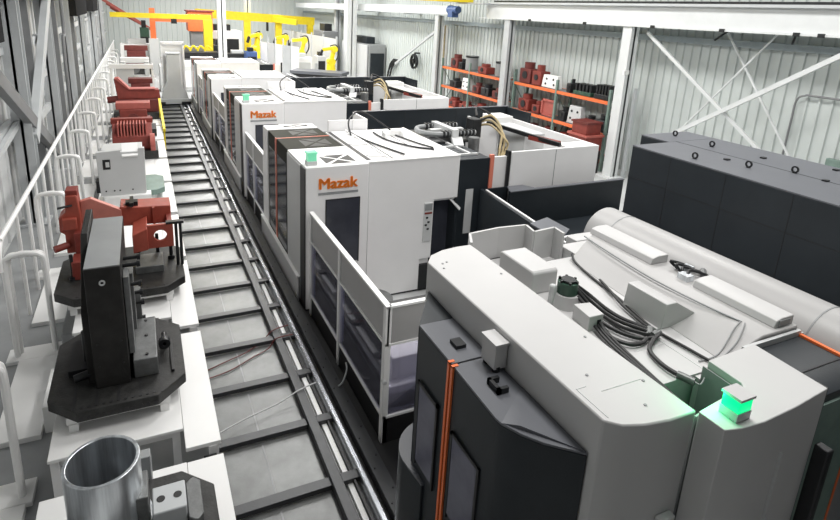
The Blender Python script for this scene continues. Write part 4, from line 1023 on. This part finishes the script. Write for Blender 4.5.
# ------------------------------------------------------------------ far end of the hall
def robot(x, y, s, turn, label):
    t = thing('robot_arm', label, 'robot', (x, y, 0))
    c, q = math.cos(turn), math.sin(turn)
    P = lambda r, z, o=0: (x+c*r*s-q*o*s, y+q*r*s+c*o*s, z)
    part('pedestal', MB().cyl((x, y, 0), (x, y, 1.2), .42*s, .34*s, n=18), LG, t)
    part('turntable', MB().cyl((x, y, 1.2), (x, y, 1.2+.5*s), .40*s, .34*s, n=18), YL, t)
    part('shoulder', MB().cyl(P(0, 1.2+.7*s, -.3), P(0, 1.2+.7*s, .3), .32*s, n=18), YL, t)
    part('upper_arm', MB().bar(P(0, 1.2+.7*s), P(-.25, 1.2+1.75*s), .34*s, .3*s), YL, t, .03)
    part('elbow', MB().cyl(P(-.25, 1.2+1.75*s, -.26), P(-.25, 1.2+1.75*s, .26), .26*s, n=18), YL, t)
    part('forearm', MB().bar(P(-.4, 1.2+1.85*s), P(.75, 1.2+1.7*s), .26*s, .26*s), YL, t, .03)
    part('wrist', MB().bar(P(.75, 1.2+1.7*s), P(.95, 1.2+1.25*s), .18*s), BM, t, .02)
    part('cable', MB().tube([P(-.3, 1.2+.6*s), P(-.6, 1.2+1.2*s), P(-.45, 1.2+2.05*s), P(.1, 1.2+2.0*s)], .05*s), BM, t)
    return t
robot(13.1, 40.5, .9, math.pi, 'yellow robot arm nearest, standing left of the tall pale column')
robot(12.4, 46.5, 1.05, math.pi*.9, 'yellow robot arm in the middle of the far cells')
robot(12.0, 51.5, 1.0, math.pi*1.1, 'yellow robot arm behind the middle one by the cell fence')
robot(9.3, 50.2, 1.1, math.pi*1.2, 'yellow robot arm farthest left under the yellow gantry')
t = thing('cell_table', 'dark conveyor table in front of the nearest yellow robot', 'table', (11.5, 39, 0))
part('tabletop', MB().pz([(9.5, 38.8), (12.6, 36.6), (13.6, 37.8), (10.4, 40.2)], 1.2, 1.4), DT, t)
part('frame', MB().pz([(9.6, 38.9), (12.6, 36.8), (13.4, 37.7), (10.4, 40.0)], .05, 1.2), BM, t)
t = thing('cell_fence', 'long grey fence panels behind the yellow robots', 'fence', (13.6, 46, 0))
for k in range(5):
    a = (14.2-.1*k, 42.5+3.2*k); b = (14.2-.1*(k+1), 42.5+3.2*(k+1))
    part('panel', MB().bar((a[0], a[1], 1.9), (b[0], b[1], 1.9), .05, 3.0), LG, t)
    part('post', MB().box(a[0]-.08, a[0]+.04, a[1]-.06, a[1]+.06, 0, 3.6), STC, t)
t = thing('cell_fence', 'pale mesh guard panels left of the yellow robots', 'fence', (9.5, 46, 0))
for k in range(5):
    a = (9.2+.35*k, 47.5-2.0*k*.6)
    part('panel', MB().bar((a[0], a[1], 1.5), (a[0]+.3, a[1]-1.1, 1.5), .05, 2.6), (W, LG, W, STC, W)[k], t)
    part('post', MB().box(a[0]-.05, a[0]+.05, a[1]-.05, a[1]+.05, 0, 3.3), STC, t)
def mach(name, label, x0, x1, y0, y1, h, m, m2, cat='machine'):
    t = thing(name, label, cat, ((x0+x1)/2, (y0+y1)/2, 0))
    part('housing', MB().box(x0, x1, y0, y1, .03, h), m, t, .04)
    part('front_panel', MB().box(x0+.1*(x1-x0), x1-.1*(x1-x0), y0-.05, y0, .3, h*.8), m2, t)
    part('top_unit', MB().box(x0+.2*(x1-x0), x1-.3*(x1-x0), y0+.2*(y1-y0), y1-.3*(y1-y0), h, h*1.16), m2, t, .03)
    part('side_panel', MB().box(x0-.05, x0, y0+.15*(y1-y0), y0+.55*(y1-y0), h*.15, h*.7), m2 if m2 is not BM else STC, t)
    return t
t = mach('power_cabinet', 'tall light and dark grey cabinets right of the tall pale column', 15.75, 17.15, 39.5, 45.5, 3.2, MG, DK, 'cabinet')
part('light_side', MB().box(15.64, 15.70, 39.6, 45.4, .1, 3.15), LG, t)
mb = MB()
for k in range(4): mb.tube([(17.05, 38.9-.2*k, .6+.6*(k % 2)), (17.05, 38.6-.2*k, 1.3+.3*(k % 2)), (17.0, 38.2-.2*k, 1.9), (17.05, 37.7-.2*k, 2.3)], .06)
solo('cable_coil', mb, BK, 'black cable coils on the wall right of the tall cabinets', 'cables')
t = thing('wall_fan', 'dark fan hanging on the far wall left of the racks', 'fan', (17.0, 34, 2.2))
part('cage', MB().ring((16.95, 34, 2.5), (16.8, 34, 2.5), .5, .4, 24), BM, t)
part('hub', MB().cyl((16.95, 34, 2.5), (16.78, 34, 2.5), .15, n=14), BM, t)
for k in range(4):
    a = k*math.pi/2+.4
    part('blade', MB().bar((16.86, 34+.12*math.cos(a), 2.5+.12*math.sin(a)), (16.86, 34+.42*math.cos(a), 2.5+.42*math.sin(a)), .16, .03), BM, t)
part('bracket', MB().box(16.9, 17.25, 33.9, 34.1, 3.0, 3.1), BM, t)
mach('far_cabinet', 'dark cabinet right of the left pale column', 5.2, 6.0, 45.5, 47., 2.6, DK, BM, 'cabinet')
mach('far_machine', 'white machine behind the dark cabinet and the left pale column', 5.4, 8.4, 52., 55., 3.4, W, BM)
mach('parts_cart', 'dark cart of parts in front of the white far machine', 6.6, 8.4, 48.5, 49.8, 1.7, BM, LG, 'cart')
mach('blue_cart', 'blue bin cart under the farthest left robot', 7.9, 8.8, 47.0, 48.2, 2.0, BL, BM, 'cart')
mach('control_desk', 'white control desk inside the far robot cell', 10.9, 12.4, 43.2, 44.2, 1.9, W, LG, 'desk')
mach('control_desk', 'grey control desk beside the white one in the robot cell', 12.9, 13.6, 43.4, 44.4, 2.0, LG, BM, 'desk')
mach('dark_press', 'dark machine behind the fence at the back of the robot cells', 14.5, 15.85, 47., 50., 3.8, STD, BM)
# gantries and orange pieces
t = thing('yellow_gantry', 'long yellow gantry over the far robot cells', 'gantry', (10, 55, 0))
part('girder', MB().bar((4.6, 53.4, 4.85), (15.8, 54.6, 4.4), .5, .75), YL, t)
part('girder', MB().bar((7.0, 57.4, 4.9), (13.6, 52.6, 4.3), .4, .5), YL, t)
for x, y in ((9.2, 53.9), (12.2, 54.2), (15.4, 54.5)): part('post', MB().box(x-.3, x+.3, y-.2, y+.2, 0, 4.5), YL, t)
part('hanger', MB().box(11.0, 11.2, 53.9, 54.1, 3.4, 4.4), BM, t)
t = thing('jib_crane', 'yellow jib crane with a thick post at the far end of the track', 'jib crane', (4.3, 46, 0))
part('post', MB().box(4.5, 5.15, 45.6, 46.2, 1.9, 4.5), YL, t, .02)
part('lower_post', MB().box(4.7, 5.1, 45.7, 46.1, 0, 1.9), YL, t)
part('boom', MB().box(-1.9, 5.1, 45.75, 46.05, 4.5, 4.85), YL, t)
part('trolley', MB().box(2.2, 2.6, 45.6, 46.2, 4.15, 4.5), BM, t)
t = thing('orange_portal', 'orange portal frame beneath the yellow jib boom', 'frame', (1.6, 48, 0))
part('post', MB().box(.75, 1.15, 47.8, 48.2, 2.9, 5.2), OR, t)
part('post_foot', MB().box(.6, 1.3, 47.7, 48.3, 0, 2.9), LG, t)
part('crossbar', MB().box(1.15, 4.6, 47.9, 48.1, 4.2, 4.45), OR, t)
t = thing('orange_tank', 'orange block shaped tank behind the yellow jib post', 'tank', (4.1, 51, 0))
part('shell', MB().box(3.7, 5.7, 50., 52., 3.4, 5.0), OR, t, .05)
part('stand', MB().box(3.9, 5.4, 50.2, 51.8, 0, 3.4), STD, t)
part('lid', MB().box(3.6, 5.8, 49.9, 52.1, 5.0, 5.12), RD, t)
t = thing('red_stair', 'faded red stair rail sloping down at the far left corner', 'stair', (-1, 52, 0))
for k in range(3): part('rail', MB().bar((-2.6+.25*k, 52.+.3*k, 5.7-.3*k), (1.2, 52.+.3*k, 3.2), .18, .22), RDP, t)
part('post', MB().box(.9, 1.2, 51.9, 52.8, 0, 3.2), RD, t)
mach('far_lathe', 'long dark machine with yellow hoses under the jib boom', 1.6, 5.2, 42.6, 44., 2.3, BM, STD)
mb = MB()
for k in range(6): mb.tube([(1.7+.5*k, 42.5, 2.4), (1.9+.5*k, 42.4, 2.75), (2.2+.5*k, 42.5, 2.5)], .07)
solo('hose_set', mb, YL, 'yellow hoses looped on top of the long dark machine', 'hoses')
mach('white_counter', 'white counter beyond the stands at the far left', -1.5, 1.2, 48.5, 50., 2.4, W, LG, 'counter')
mach('green_unit', 'dark green unit beside the orange portal post', .0, .7, 50.2, 51.2, 3.6, GN, BM, 'unit')
mach('pale_bench', 'pale bench behind the shuttle crane', 1.0, 4.0, 39., 40.5, 1.7, LG, W, 'bench')

# ------------------------------------------------------------------ light
w = bpy.data.worlds.new('hall_light'); SC.world = w; w.use_nodes = True
bg = w.node_tree.nodes['Background']; bg.inputs['Color'].default_value = (.95, .975, 1, 1); bg.inputs['Strength'].default_value = .10
def lamp(x, y, z, sx, sy, e, col=(1, .985, .96)):
    l = bpy.data.lights.new('high_bay', 'AREA'); l.shape = 'RECTANGLE'; l.size = sx; l.size_y = sy; l.energy = e; l.color = col
    o = bpy.data.objects.new('high_bay', l); COL.objects.link(o); o.location = (x, y, z)
for y, e in ((3.3, 300), (9, 330), (15, 360), (21, 420), (28, 520), (36, 750), (45, 900), (55, 900)):
    for x in (4.2, 11.5): lamp(x, y, 9.6, 1.6, 3.0, e)
for y, e in ((15, 130), (24, 200), (34, 300)): lamp(1.6, y, 9.6, 1.2, 3.0, e)
gl = bpy.data.lights.new('lamp_light', 'POINT'); gl.energy = 2.2; gl.color = (.05, 1, .35); gl.shadow_soft_size = .05
o = bpy.data.objects.new('lamp_light', gl); COL.objects.link(o); o.location = (3.38, 2.03, 3.36)

# ------------------------------------------------------------------ camera
cam = bpy.data.cameras.new('camera'); co = bpy.data.objects.new('camera', cam); COL.objects.link(co)
R = Vector([0.91446, -0.40265, 0.0405]); U = Vector([0.06994, 0.25583, 0.96419]); F = Vector([0.39859, 0.87888, -0.2621])
co.matrix_world = Matrix(((R.x, U.x, -F.x, 0), (R.y, U.y, -F.y, 0), (R.z, U.z, -F.z, 5.8), (0, 0, 0, 1)))
cam.sensor_width = 36; cam.lens = 552.08/840*36; cam.shift_x = (420-390.28)/840; cam.shift_y = (160.02-260)/840
cam.clip_start = .05; cam.clip_end = 300
SC.camera = co
SC.view_settings.view_transform = 'Standard'; SC.view_settings.look = 'None'
SC.view_settings.gamma = 1; SC.view_settings.use_curve_mapping = False
SC.view_settings.exposure = .14
